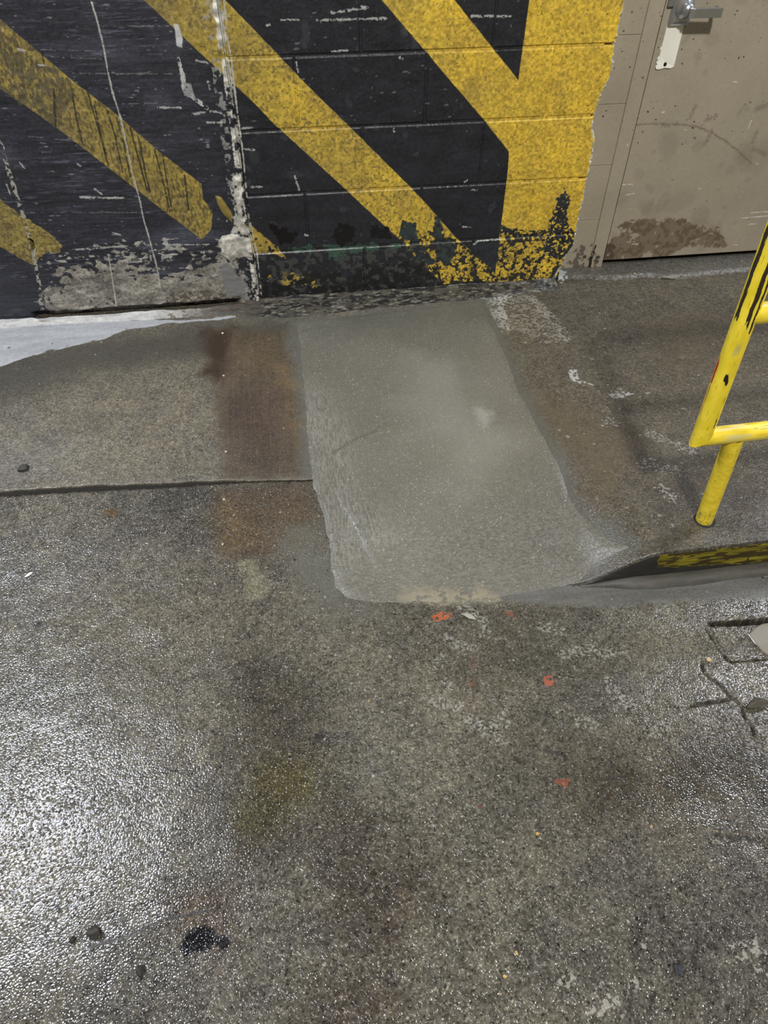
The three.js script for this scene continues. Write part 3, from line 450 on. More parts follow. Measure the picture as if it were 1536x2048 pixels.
// ------------------------------------------------------------------ floor sheets
const CONC = (x, z, base, con = 1) => {
  const l = fbm(x * 3.1 + 4, z * 3.1 + 1, 4) - 0.5, m = fbm(x * 19, z * 19, 3) - 0.5, g = fbm(x * 230, z * 230, 2) - 0.5, h = fbm(x * 90 + 7, z * 90, 2) - 0.5;
  const p = vn(x * 430 + 9, z * 430), q = vn(x * 380, z * 380 + 5);   // pale sand grains with wet glints painted in as dots, and dark pits
  const v = 1 + (l * 0.35 + m * 0.28 + g * 0.7 + h * 0.4 + ss(0.78, 0.9, p) * 0.7 - ss(0.74, 0.88, q) * 0.45) * con;
  return [base[0] * v, base[1] * v * (1 - l * 0.03), base[2] * v * (1 - l * 0.1 - m * 0.06)];
};
const backS = new Sheet(2048, 1024, -1.5, 1.9, -0.14, 1.42);
{
  const S = backS; // upper slab
  S.base((x, z) => {
    const t = ss(0.1, 0.6, x), b = [lerp(0.435, 0.375, t), lerp(0.405, 0.348, t), lerp(0.345, 0.297, t)];
    return [...CONC(x, z, b, 0.75), lerp(0.36, 0.3, t) + (fbm(x * 7 + 2, z * 7, 3) - 0.5) * 0.24, 0.5];
  });
  S.fill([[-1.5, 0.2], [-0.95, 0.13], [-0.5, 0.1], [-0.28, 0.12], [-0.3, 0.3], [-0.7, 0.32], [-1.1, 0.42], [-1.5, 0.5]], rgb(72, 68, 58), { soft: 0.1, wob: 0.06, wf: 9, a: 0.75, r: 0.4 });
  S.fill(F.dry, (x, z) => { const v = 0.68 + (fbm(x * 10, z * 40, 3) - 0.5) * 0.14 + (fbm(x * 140, z * 140, 2) - 0.5) * 0.08; return [v, v * 0.995, v * 0.975]; }, { soft: 0.003, wob: 0.012, wf: 22, r: 0.8 });
  S.line(F.dry.slice(6, 13), 0.004, rgb(196, 194, 184), { a: 0.5, wob: 0.7, gap: 0.4 });
  const RUST = (c) => (x, z) => { const v = 1 + (fbm(x * 9, z * 6, 3) - 0.5) * 0.5 + (fbm(x * 170, z * 170, 2) - 0.5) * 0.4 + (vn(x * 320, z * 5) - 0.5) * 0.16; return [c[0] * v, c[1] * v, c[2] * v]; };
  S.fill(F.rust, RUST(rgb(88, 74, 57)), { soft: 0.03, wob: 0.015, a: 0.9, r: 0.42 });
  S.fill(F.rustOrange, RUST(rgb(124, 102, 70)), { soft: 0.03, wob: 0.05, wf: 25, a: 0.6 });
  S.fill([[-0.5, 0.2], [-0.33, 0.2], [-0.32, 0.42], [-0.47, 0.45]], RUST(rgb(104, 88, 64)), { soft: 0.05, wob: 0.03, a: 0.7 });
  S.fill([[-0.53, 0.55], [-0.36, 0.5], [-0.34, 0.72], [-0.5, 0.8]], RUST(rgb(92, 74, 60)), { soft: 0.05, wob: 0.03, a: 0.7 });
  S.fill(F.rustDark, rgb(54, 38, 26), { soft: 0.045, wob: 0.05, wf: 18, a: 0.85 });
  S.fill(F.rust2, RUST(rgb(86, 72, 56)), { soft: 0.03, wob: 0.03, a: 0.85 });
  S.line(F.crack, 0.012, rgb(130, 122, 106), { a: 0.35, wob: 0.6, soft: 0.006 });
  // right-hand side
  S.fill(F.efflo, rgb(166, 158, 138), { sp: 0.46, spf: 130, wob: 0.02, a: 0.6, r: 0.6 });
  S.fill([F.efflo[0], F.efflo[1], [0.52, 0.12], [0.49, 0.3], [0.455, 0.28]], rgb(186, 182, 168), { sp: 0.5, spf: 120, wob: 0.014, a: 0.8, r: 0.7 });
  S.line([F.efflo[2], F.efflo[3], F.efflo[4]], 0.018, rgb(176, 172, 160), { gap: 0.54, wob: 0.8, vf: 120, a: 0.75 });
  for (const k of ['effloB', 'effloC']) S.fill(F[k], rgb(206, 204, 196), { sp: 0.52, spf: 130, wob: 0.014, a: 0.85 });
  S.fill(F.rdark2, rgb(60, 52, 46), { soft: 0.06, wob: 0.06, wf: 12, a: 0.4, r: 0.26 });  // guard rail shadow painted into the slab colour, under the cast one
  S.fill(F.rbrown, rgb(106, 92, 68), { soft: 0.07, wob: 0.06, wf: 14, a: 0.5 });
  S.fill([[1.0, 0.25], [1.35, 0.3], [1.2, 0.6], [0.95, 0.6]], rgb(100, 86, 64), { soft: 0.08, wob: 0.06, a: 0.3 });
  for (const l of F.whiteScuff) S.line(l, 0.02, rgb(184, 180, 172), { gap: 0.58, wob: 0.8, vf: 130, a: 0.7 });
  S.specks(500, 31, -1.4, 1.9, 0.1, 1.4, 0.0012, 0.0036, rgb(190, 182, 164), { a: 0.7 });
  S.specks(90, 32, -1.4, -0.3, 0.1, 0.95, 0.002, 0.005, rgb(60, 56, 50), { a: 0.7, flat: 1.6 });
  S.specks(120, 33, 0.5, 1.4, 0.3, 1.3, 0.002, 0.006, rgb(188, 182, 170), { a: 0.6, flat: 1.4 });
  // wet cement smeared off the patch
  S.fill(F.patch.map(([x, z]) => [x * 1.04, z]), rgb(104, 103, 94), { soft: 0.03, wob: 0.02, wf: 18, a: 0.7 });
  S.fill(F.smear, rgb(104, 103, 95), { soft: 0.014, wob: 0.016, wf: 16, a: 0.9, r: 0.5 }); S.fill(F.beige, rgb(150, 140, 112), { soft: 0.012, wob: 0.02, wf: 26, a: 0.75 });
  // sill under the door
  S.fill([...F.sillEdge, [1.95, -0.01], [1.95, -0.16], [0.7, -0.16]], (x, z) => CONC(x, z, [0.40, 0.385, 0.35], 0.6), { wob: 0.008 });
  S.line([...F.sillEdge.slice(2), [1.9, -0.01]], 0.012, rgb(150, 147, 136), { gap: 0.55, wob: 0.9, vf: 75, a: 0.6 });
  S.fill([[0.745, 0.015], [0.79, 0.0], [0.83, -0.07], [0.79, -0.1], [0.75, -0.05]], rgb(196, 194, 186), { sp: 0.6, spf: 60, wob: 0.012 });
}
backS.scale(0.84, 0.852, 0.875);
const frontS = new Sheet(2048, 1536, -1.3, 1.1, 0.82, 2.5);
{
  const S = frontS;
  S.base((x, z) => {
    const t = fbm(x * 2 + 8, z * 2 + 3, 3) - 0.5, b = [0.345 + t * 0.05, 0.325 + t * 0.05, 0.283 + t * 0.03];
    return [...CONC(x, z, b, 0.95), 0.15 + (fbm(x * 6 + 1, z * 6 + 5, 3) - 0.5) * 0.16, 0.5];
  });
  const RUST = (c) => (x, z) => { const v = 1 + (fbm(x * 9, z * 6, 3) - 0.5) * 0.5 + (fbm(x * 200, z * 200, 2) - 0.5) * 0.6; return [c[0] * v, c[1] * v, c[2] * v]; };
  const G = (c, k = 0.9) => (x, z) => CONC(x, z, c, k);
  S.fill(F.rust2, RUST(rgb(88, 74, 58)), { soft: 0.05, wob: 0.03, a: 0.85 });
  S.fill(F.rustOrange2, RUST(rgb(104, 86, 60)), { soft: 0.04, wob: 0.04, wf: 20, a: 0.5 });
  S.fill(F.rustOrange2, rgb(138, 114, 76), { sp: 0.24, spf: 150, a: 0.5 });
  S.fill(F.yellowish, G(rgb(128, 122, 98), 0.5), { soft: 0.012, wob: 0.03, wf: 26, a: 0.6 });
  S.fill(F.brown1, G(rgb(66, 60, 50)), { soft: 0.1, wob: 0.08, wf: 9, a: 0.9 });
  S.fill(F.olive1, G(rgb(72, 64, 34)), { soft: 0.05, wob: 0.05, wf: 12, a: 0.7 });
  S.fill(F.brown2, G(rgb(70, 62, 53)), { soft: 0.09, wob: 0.09, wf: 8, a: 0.8 });
  S.fill(F.brown3, G(rgb(64, 58, 48)), { soft: 0.09, wob: 0.07, wf: 9, a: 0.9 });
  S.fill(F.brown4, G(rgb(76, 62, 50)), { soft: 0.04, wob: 0.04, wf: 14, a: 0.6 });
  S.fill(F.rbeige, G(rgb(112, 105, 88)), { soft: 0.09, wob: 0.08, wf: 9, a: 0.5, r: 0.5 });
  S.fill(F.smear, (x, z) => { const v = 0.42 + (fbm(x * 8, z * 60, 3) - 0.5) * 0.12 + (fbm(x * 150, z * 150, 2) - 0.5) * 0.06; return [v, v * 0.985, v * 0.92]; }, { soft: 0.014, wob: 0.016, wf: 16, a: 0.9, r: 0.5 });
  S.fill(F.beige, G(rgb(150, 140, 112), 0.5), { soft: 0.012, wob: 0.02, wf: 26, a: 0.75 });
  S.fill([[-0.35, 1.1], [-0.26, 1.1], [-0.2, 1.34], [-0.1, 1.39], [-0.25, 1.42], [-0.34, 1.3]], rgb(104, 102, 92), { soft: 0.06, wob: 0.05, wf: 14, a: 0.75 });
  for (const [i, l] of F.orange.entries()) S.fill(l, [rgb(196, 98, 62), rgb(184, 96, 72), rgb(140, 78, 58), rgb(136, 82, 64), rgb(112, 72, 64)][i], { wob: 0.009, wf: 60, a: 0.8, sp: 0.7, spf: 150 });
  S.line(F.redLine, 0.006, rgb(120, 66, 58), { gap: 0.52, wob: 0.6, vf: 50, a: 0.6 });
  for (const l of F.whiteBits) S.line(l, 0.016, rgb(168, 166, 154), { gap: 0.57, wob: 0.9, vf: 130, a: 0.65, r: 0.5 });
  for (const l of F.effloFront) S.fill(l, rgb(172, 166, 150), { sp: 0.42, spf: 120, wob: 0.03, wf: 30, a: 0.7, r: 0.5 });
  S.fill(F.oil, rgb(17, 17, 20), { wob: 0.014, wf: 40, soft: 0.006, a: 0.96, r: 0.12 });
  for (const [x, z, r] of F.dots) S.fill([[x - r, z - r * 0.6], [x + r, z - r * 0.7], [x + r * 0.9, z + r * 0.6], [x - r * 0.8, z + r * 0.7]], rgb(46, 43, 40), { wob: r * 0.8, wf: 90, a: 0.75 });
  for (const c of [...F.cracks, ...F.slits]) S.line(c, 0.003, rgb(40, 35, 29), { a: 0.75, wob: 0.8, vf: 60, soft: 0.002, r: 0.6 });
  S.fill(F.stain, rgb(96, 74, 44), { sp: 0.7, spf: 80, wob: 0.01, a: 0.8 });
  S.specks(900, 41, -1.3, 1.1, 0.9, 2.45, 0.001, 0.0034, rgb(186, 178, 158), { a: 0.75 });
  S.specks(700, 42, -1.3, 1.1, 0.9, 2.45, 0.001, 0.004, rgb(38, 36, 34), { a: 0.75 });
  S.specks(12, 43, -0.4, 0.5, 1.6, 2.4, 0.0014, 0.0035, rgb(190, 162, 112), { a: 0.8, flat: 1.4 });
}
frontS.scale(0.9, 0.915, 0.94);
const outerS = new Sheet(512, 512, 0, 1.2, 0, 1.2); outerS.base((x, z) => CONC(x, z, [0.40, 0.375, 0.325], 0.9));
const backMat = std({ map: backS.tex('c'), roughnessMap: backS.tex('r'), roughness: 1, bumpMap: grainFor(backS, 0.6), bumpScale: 0.0011 });
const frontMat = std({ map: frontS.tex('c'), roughnessMap: frontS.tex('r'), roughness: 1, bumpMap: grainFor(frontS, 0.6), bumpScale: 0.0015 });
const outerMat = std({ map: outerS.tex('c'), roughness: 0.45, bumpMap: grainFor(outerS, 0.6), bumpScale: 0.0014 });

const floor = structure('floor');
function axis(parts) { const a = []; for (const [lo, hi, s] of parts) { const n = Math.max(1, Math.round((hi - lo) / s)); for (let i = 0; i < n; i++) a.push(lerp(lo, hi, i / n)); } a.push(parts[parts.length - 1][1]); return a; }
function ground(xs, ts, place, sheet) {   // grid over xs and 0..1 rows; place(x, t) gives [y, z]; the rim turns down
  const pos = [], uvs = [], idx = [], nx = xs.length, rows = [];
  for (let j = 0; j < ts.length; j++) rows.push([ts[j], 0]);
  rows.unshift([ts[0], -0.05]); rows.push([ts[ts.length - 1], -0.05]);
  for (const [t, d] of rows) for (const x of xs) { const [y, z] = place(x, t); pos.push(x, y + d, z); uvs.push(...sheet.uv(x, z)); }
  for (let j = 0; j + 1 < rows.length; j++) for (let i = 0; i + 1 < nx; i++) { const a = j * nx + i, b = a + 1, c = a + nx; idx.push(a, c, b, b, c, c + 1); }
  const g = new THREE.BufferGeometry(); g.setAttribute('position', new THREE.Float32BufferAttribute(pos, 3)); g.setAttribute('uv', new THREE.Float32BufferAttribute(uvs, 2)); g.setIndex(idx); g.computeVertexNormals();
  return g;
}
const xsBack = axis([[-5, -1.5, 0.5], [-1.5, 1.9, 0.009], [1.9, 5, 0.5]]);
const tsBack = axis([[0, 1, 1 / 150]]);
const gapAt = (x) => 0.016 * ss(-0.36, -0.75, x) * (0.75 + 0.5 * vn(x * 30, 3));
mesh('upper_slab', ground(xsBack, tsBack, (x, t) => {
  const z = lerp(-0.13, slabEnd(x) - gapAt(x) * 0.5, t); let y = heightBack(x, z) + wave(x, z);
  if (x > 0.7) { const e = F.sillEdge; let zs = -0.01; for (let i = 1; i < e.length; i++) if (x <= e[i][0]) { zs = lerp(e[i - 1][1], e[i][1], (x - e[i - 1][0]) / (e[i][0] - e[i - 1][0])); break; } y += 0.009 * (1 - ss(-0.006, 0.006, z - zs + (vn(x * 90, 5) - 0.5) * 0.008)) * ss(0.7, 0.78, x); }
  return [y - 0.0015 * ss(0.012, 0, slabEnd(x) - z) * ss(-0.36, -0.6, x), z];
}, backS), backMat, floor);
const xsFront = axis([[-5, -1.3, 0.37], [-1.3, 0.45, 0.008], [0.45, 0.64, 0.0045], [0.64, 1.0, 0.0024], [1.0, 1.1, 0.02], [1.1, 5, 0.4]]);
const tsFront = axis([[0, 0.1, 0.006], [0.1, 0.42, 0.0022], [0.42, 1, 0.006]]);
mesh('road_slab', ground(xsFront, tsFront, (x, t) => {
  const z0 = slabEnd(x) + gapAt(x) * 0.5 - ss(-0.25, -0.2, x) * 0.03, z = lerp(z0, 2.5, t); let y = heightFront(x, z) + wave(x, z);
  if (x > 0.35 && z > 1.45) {
    const sp = sdPoly(F.spall, x, z); y -= 0.014 * (1 - ss(-0.006, 0.001, sp + (vn(x * 120, z * 120) - 0.5) * 0.005));
    y -= 0.010 * (1 - ss(-0.05, 0.03, sdPoly(F.puddle, x, z))) * (sp < 0 ? 1 : 0);
    for (const c of F.cracks) { const d = sdLine(c, x, z) + (vn(x * 150, z * 150) - 0.5) * 0.003; if (d < 0.006) y -= 0.008 * (1 - ss(0.0005, 0.0036, d)); }
    for (const c of F.slits) { const d = sdLine(c, x, z); if (d < 0.006) y -= 0.022 * (1 - ss(0.0005, 0.0034, d)); }
  }
  return [y, z];
}, frontS), frontMat, floor);
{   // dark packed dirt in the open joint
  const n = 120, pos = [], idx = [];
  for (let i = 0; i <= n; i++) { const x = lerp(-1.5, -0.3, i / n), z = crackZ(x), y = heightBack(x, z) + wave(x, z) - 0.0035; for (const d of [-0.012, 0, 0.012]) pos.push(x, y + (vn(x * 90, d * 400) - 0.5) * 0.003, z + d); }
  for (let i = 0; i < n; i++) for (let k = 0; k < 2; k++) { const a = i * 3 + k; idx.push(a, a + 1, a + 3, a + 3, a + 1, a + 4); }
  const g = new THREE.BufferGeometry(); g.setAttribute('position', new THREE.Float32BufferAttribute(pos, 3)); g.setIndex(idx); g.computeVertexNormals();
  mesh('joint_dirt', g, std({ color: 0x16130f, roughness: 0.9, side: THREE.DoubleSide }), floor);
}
{   // the rest of the drive lane, out of view
  const far = (x0, x1, z0, z1) => { const g = box(x0, x1, -0.16, -DROP, z0, z1); uvBy(g, (x, y, z) => [x / 1.2, z / 1.2]); return g; };
  mesh('lane_slab', far(-5, 5, 2.495, 9.0), outerMat, floor);
  mesh('sub_base', box(-5, 5, -0.3, -0.17, -0.3, 9.0), std({ color: 0x2a2622, roughness: 0.9 }), floor);
}

// fresh cement patch, trowelled, feathered out at its edges
{
  const S = new Sheet(1100, 1800, -0.34, 0.72, 0.04, 1.44);
  S.base((x, z) => {
    const brush = vn(x * 260 + fbm(x * 8, z * 8, 2) * 20, z * 7) - 0.5, l = fbm(x * 3.2 + 1, z * 3.2, 4) - 0.5, g = fbm(x * 260, z * 260, 2) - 0.5;
    const low = ss(1.05, 1.2, z + (fbm(x * 6, z * 6, 2) - 0.5) * 0.15), sweep = vn(x * 14, z * 190 + fbm(x * 9, z * 9, 2) * 26) - 0.5;
    const dot = ss(0.84, 0.93, vn(x * 380, z * 380));
    const v = 0.385 + l * 0.10 + g * 0.07 + brush * 0.012 + dot * 0.2;
    const str = lerp(ss(-0.02, -0.24, x + (fbm(x * 7, z * 3, 2) - 0.5) * 0.2) * 0.7, 0.8, low);
    return [v, v * 0.975, v * 0.875, 0.4 + l * 0.25 + g * 0.2, 0.5 + lerp(brush, sweep, low) * str * 0.5 + g * 0.5 + l * 0.1];
  });
  S.fill([[-0.02, 0.1], [0.45, 0.07], [0.45, 0.22], [-0.05, 0.24], [-0.25, 0.2]], rgb(80, 79, 70), { soft: 0.1, wob: 0.06, a: 0.65, r: 0.45 });
  S.fill(F.beige, rgb(150, 141, 114), { soft: 0.02, wob: 0.03, wf: 26, a: 0.6, sp: 0.62, spf: 60 });
  S.specks(700, 51, -0.3, 0.6, 0.1, 1.4, 0.0009, 0.0022, rgb(176, 174, 164), { a: 0.7 });
  S.fill([[0.245, 0.5], [0.3, 0.5], [0.3, 0.56], [0.27, 0.58], [0.25, 0.57]], rgb(92, 91, 84), { soft: 0.012, wob: 0.02, wf: 30, a: 0.6 });
  S.fill([[0.27, 0.72], [0.3, 0.7], [0.31, 0.78], [0.28, 0.81]], rgb(160, 160, 152), { soft: 0.02, wob: 0.02, wf: 30, a: 0.55 });
  // pale laitance with wet sheen painted into the colour: upright streaks at the left edge, level sweeps along the foot
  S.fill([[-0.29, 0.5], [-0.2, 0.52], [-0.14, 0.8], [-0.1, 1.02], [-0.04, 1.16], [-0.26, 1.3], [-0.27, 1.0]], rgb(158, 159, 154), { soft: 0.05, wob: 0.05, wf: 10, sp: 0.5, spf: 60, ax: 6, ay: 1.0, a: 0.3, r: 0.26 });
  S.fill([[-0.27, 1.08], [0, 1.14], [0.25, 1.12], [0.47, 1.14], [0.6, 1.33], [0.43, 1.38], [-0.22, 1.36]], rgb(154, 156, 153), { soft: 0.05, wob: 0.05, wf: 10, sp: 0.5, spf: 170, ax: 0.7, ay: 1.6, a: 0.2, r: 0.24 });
  S.fill([[0.1, 0.4], [0.28, 0.5], [0.34, 0.9], [0.2, 1.05], [0.05, 0.8]], rgb(138, 137, 128), { soft: 0.09, wob: 0.08, wf: 7, a: 0.4 });
  S.line([[-0.2, 0.83], [-0.14, 0.79], [-0.06, 0.76]], 0.006, rgb(84, 84, 76), { soft: 0.006, a: 0.6, wob: 0.7 });
  const nx = 190, nz = 260, pos = [], uvs = [], idx = [];
  for (let j = 0; j <= nz; j++) for (let i = 0; i <= nx; i++) {
    const x = lerp(-0.34, 0.7, i / nx), z = lerp(0.05, 1.45, j / nz), d = sdPoly(F.patch, x, z) + (fbm(x * 40, z * 40, 2) - 0.5) * 0.008;
    const under = Math.max(z < slabEnd(x) ? heightBack(x, z) : -9, z > slabEnd(x) - 0.03 ? heightFront(x, z) : -9);
    const h = lerp(-0.004, 0.0032, 1 - ss(-0.04, 0.008, d)) - 0.012 * ss(0.008, 0.022, d);
    let y = under + wave(x, z) + h + (fbm(x * 6 + 20, z * 6, 2) - 0.5) * 0.002;
    y += 0.004 * (1 - ss(0.0, 0.02, Math.abs(sdLine([[-0.2, 0.84], [-0.13, 0.79], [-0.02, 0.75]], x, z)))) * 0.6;
    pos.push(x, y, z); uvs.push(...S.uv(x, z));
  }
  for (let j = 0; j < nz; j++) for (let i = 0; i < nx; i++) {
    const a = j * (nx + 1) + i, b = a + 1, c = a + nx + 1, x = lerp(-0.34, 0.7, (i + 0.5) / nx), z = lerp(0.05, 1.45, (j + 0.5) / nz);
    if (sdPoly(F.patch, x, z) < 0.03) idx.push(a, c, b, b, c, c + 1);
  }
  const g = new THREE.BufferGeometry(); g.setAttribute('position', new THREE.Float32BufferAttribute(pos, 3)); g.setAttribute('uv', new THREE.Float32BufferAttribute(uvs, 2)); g.setIndex(idx); g.computeVertexNormals();
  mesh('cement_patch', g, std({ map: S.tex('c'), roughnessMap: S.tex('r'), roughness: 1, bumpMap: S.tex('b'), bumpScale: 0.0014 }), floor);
}

// curb face at the end of the upper slab, yellow paint worn thin, with a cement fillet along its foot
{
  const S = new Sheet(1024, 128, 0.36, 2.4, -0.12, 0.015);
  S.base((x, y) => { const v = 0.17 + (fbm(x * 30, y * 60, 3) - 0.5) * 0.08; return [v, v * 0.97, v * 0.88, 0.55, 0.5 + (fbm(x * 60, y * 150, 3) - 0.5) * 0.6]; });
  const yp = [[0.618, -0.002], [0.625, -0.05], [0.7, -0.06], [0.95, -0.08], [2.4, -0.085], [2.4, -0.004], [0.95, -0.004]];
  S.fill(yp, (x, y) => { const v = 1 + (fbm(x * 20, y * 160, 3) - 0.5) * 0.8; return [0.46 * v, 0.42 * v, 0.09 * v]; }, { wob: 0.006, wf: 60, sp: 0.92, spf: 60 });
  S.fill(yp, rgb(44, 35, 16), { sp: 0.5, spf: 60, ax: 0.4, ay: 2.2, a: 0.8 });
  const curb = structure('trim_1'); const n = 150, pos = [], uvs = [], idx = [];
  const prof = (x) => { const top = heightBack(x, CURBZ - 0.001) + wave(x, CURBZ); const hgt = Math.max(0, top + DROP); return [[top, CURBZ - 0.012], [top - 0.002 * Math.min(1, hgt * 20), CURBZ - 0.003], [top - 0.008 * Math.min(1, hgt * 12), CURBZ + 0.002], [lerp(top, -DROP, 0.6), CURBZ + 0.006], [-DROP - 0.03, CURBZ + 0.012]]; };
  for (let i = 0; i <= n; i++) { const x = lerp(0.38, 5, (i / n) ** 2); for (const [y, z] of prof(x)) { pos.push(x, y, z); uvs.push(...S.uv(x, y)); } }
  for (let i = 0; i < n; i++) for (let k = 0; k < 4; k++) { const a = i * 5 + k, b = a + 5; idx.push(a, a + 1, b, b, a + 1, b + 1); }
  const g = new THREE.BufferGeometry(); g.setAttribute('position', new THREE.Float32BufferAttribute(pos, 3)); g.setAttribute('uv', new THREE.Float32BufferAttribute(uvs, 2)); g.setIndex(idx); g.computeVertexNormals();
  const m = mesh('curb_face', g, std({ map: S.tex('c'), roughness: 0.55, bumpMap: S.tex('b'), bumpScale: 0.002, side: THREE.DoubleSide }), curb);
  m.userData.label = 'worn yellow painted curb face';
  const fp = [], fi = [], fu = [];
  for (let i = 0; i <= n; i++) { const x = lerp(0.42, 5, (i / n) ** 2), w = (0.042 + 0.012 * (fbm(x * 14, 2, 2) - 0.5)) * (0.25 + 0.75 * ss(0.40, 0.62, x)), h = 0.018 * ss(0.40, 0.58, x); const q = [[-DROP + h + 0.001, CURBZ], [-DROP + h, CURBZ + 0.012], [-DROP + h * 0.7, CURBZ + w * 0.7], [-DROP + 0.001, CURBZ + w], [-DROP - 0.012, CURBZ + w + 0.004]]; for (const [y, z] of q) { fp.push(x, y + wave(x, z), z); fu.push(x * 2, z * 2); } }
  for (let i = 0; i < n; i++) for (let k = 0; k < 4; k++) { const a = i * 5 + k, b = a + 5; fi.push(a, a + 1, b, b, a + 1, b + 1); }
  const fg = new THREE.BufferGeometry(); fg.setAttribute('position', new THREE.Float32BufferAttribute(fp, 3)); fg.setAttribute('uv', new THREE.Float32BufferAttribute(fu, 2)); fg.setIndex(fi); fg.computeVertexNormals();
  const FS = new Sheet(512, 256, 0, 1, 0, 1); FS.base((x, y) => { const v = 0.29 + (fbm(x * 6, y * 60, 3) - 0.5) * 0.12 + (fbm(x * 120, y * 120, 2) - 0.5) * 0.05; return [v, v * 0.975, v * 0.885]; });
  mesh('cement_fillet', fg, std({ map: FS.tex('c'), roughness: 0.55, side: THREE.DoubleSide }), curb);
}

// mortar cove along the foot of the wall
{
  const S = new Sheet(2048, 96, -1.5, 0.8, 0, 0.16);
  S.base((x, t) => {
    const dry = ss(-0.55, -0.8, x + (fbm(x * 6, 3, 2) - 0.5) * 0.2), n = fbm(x * 30, t * 90, 3) - 0.5, g = fbm(x * 140, t * 140, 2) - 0.5;
    const v = lerp(0.26, 0.66, dry) + n * 0.2 + g * 0.1;
    return [v, v * lerp(0.95, 0.995, dry), v * lerp(0.83, 0.97, dry), lerp(0.4, 0.8, dry), 0.5 + n];
  });
  S.fill([[-0.75, 0.0], [-0.35, 0.0], [-0.35, 0.05], [-0.75, 0.06]], rgb(76, 62, 50), { sp: 0.4, spf: 90, a: 0.7 });
  S.fill([[-0.4, 0], [0.8, 0], [0.8, 0.16], [-0.4, 0.16]], rgb(22, 21, 19), { sp: 0.42, spf: 40, a: 0.85, ay: 2 });
  S.fill([[-0.4, 0], [0.8, 0], [0.8, 0.16], [-0.4, 0.16]], rgb(140, 136, 122), { sp: 0.22, spf: 90, a: 0.7, ax: 0.5, ay: 2 });
  const base = structure('baseboard_back');
  const strip = (X0, X1, n, prof, name) => {
    const pos = [], uvs = [], idx = []; let K = 0;
    for (let i = 0; i <= n; i++) { const x = lerp(X0, X1, i / n), q = prof(x); K = q.length; let t = 0; q.forEach(([y, z], k) => { if (k) t += Math.hypot(y - q[k - 1][0], z - q[k - 1][1]); pos.push(x, y, z); uvs.push(...S.uv(x, t)); }); }
    for (let i = 0; i < n; i++) for (let k = 0; k + 1 < K; k++) { const a = i * K + k, b = a + K; idx.push(a, a + 1, b, b, a + 1, b + 1); }
    const g = new THREE.BufferGeometry(); g.setAttribute('position', new THREE.Float32BufferAttribute(pos, 3)); g.setAttribute('uv', new THREE.Float32BufferAttribute(uvs, 2)); g.setIndex(idx); g.computeVertexNormals();
    mesh(name, g, std({ map: S.tex('c'), roughnessMap: S.tex('r'), roughness: 1, bumpMap: S.tex('b'), bumpScale: 0.002, side: THREE.DoubleSide }), base);
  };
  const coveZ = (x) => { const c = F.cove; if (x <= c[0][0]) return c[0][1]; for (let i = 1; i < c.length; i++) if (x <= c[i][0]) return lerp(c[i - 1][1], c[i][1], (x - c[i - 1][0]) / (c[i][0] - c[i - 1][0])); return 0.045; };
  const fy = (x, z) => heightBack(x, z) + wave(x, z);
  strip(-0.46, 0.752, 300, (x) => { const w = Math.max(0.03, coveZ(x)), r = 0.022 + 0.008 * (fbm(x * 22, 1, 3) - 0.5); return [[r + 0.006, -0.004], [r, 0.004], [r * 0.75 + 0.004 * (vn(x * 60, 4) - 0.5), w * 0.3], [r * 0.4 + 0.003 * (vn(x * 50, 9) - 0.5), w * 0.65], [fy(x, w) + 0.002, w], [fy(x, w) - 0.01, w + 0.004]]; }, 'mortar_cove');
  strip(-1.5, -0.44, 300, (x) => { const w = 0.045 + 0.015 * ss(-1.3, -0.5, x), r = 0.012 + 0.006 * (fbm(x * 18, 5, 3) - 0.5), e = 0.004 * fbm(x * 25, 7, 3) + 0.013 * ss(-1.24, -1.2, x) * ss(-0.5, -0.62, x) * (0.4 + fbm(x * 14, 2, 3)); return [[r * 0.2, 0.004 + e], [r + 0.004, 0.010 + e], [r + 0.003, 0.016 + e], [r * 0.6, w * 0.6], [fy(x, w) + 0.002, w], [fy(x, w) - 0.01, w + 0.004]]; }, 'dry_mortar_cove');
}

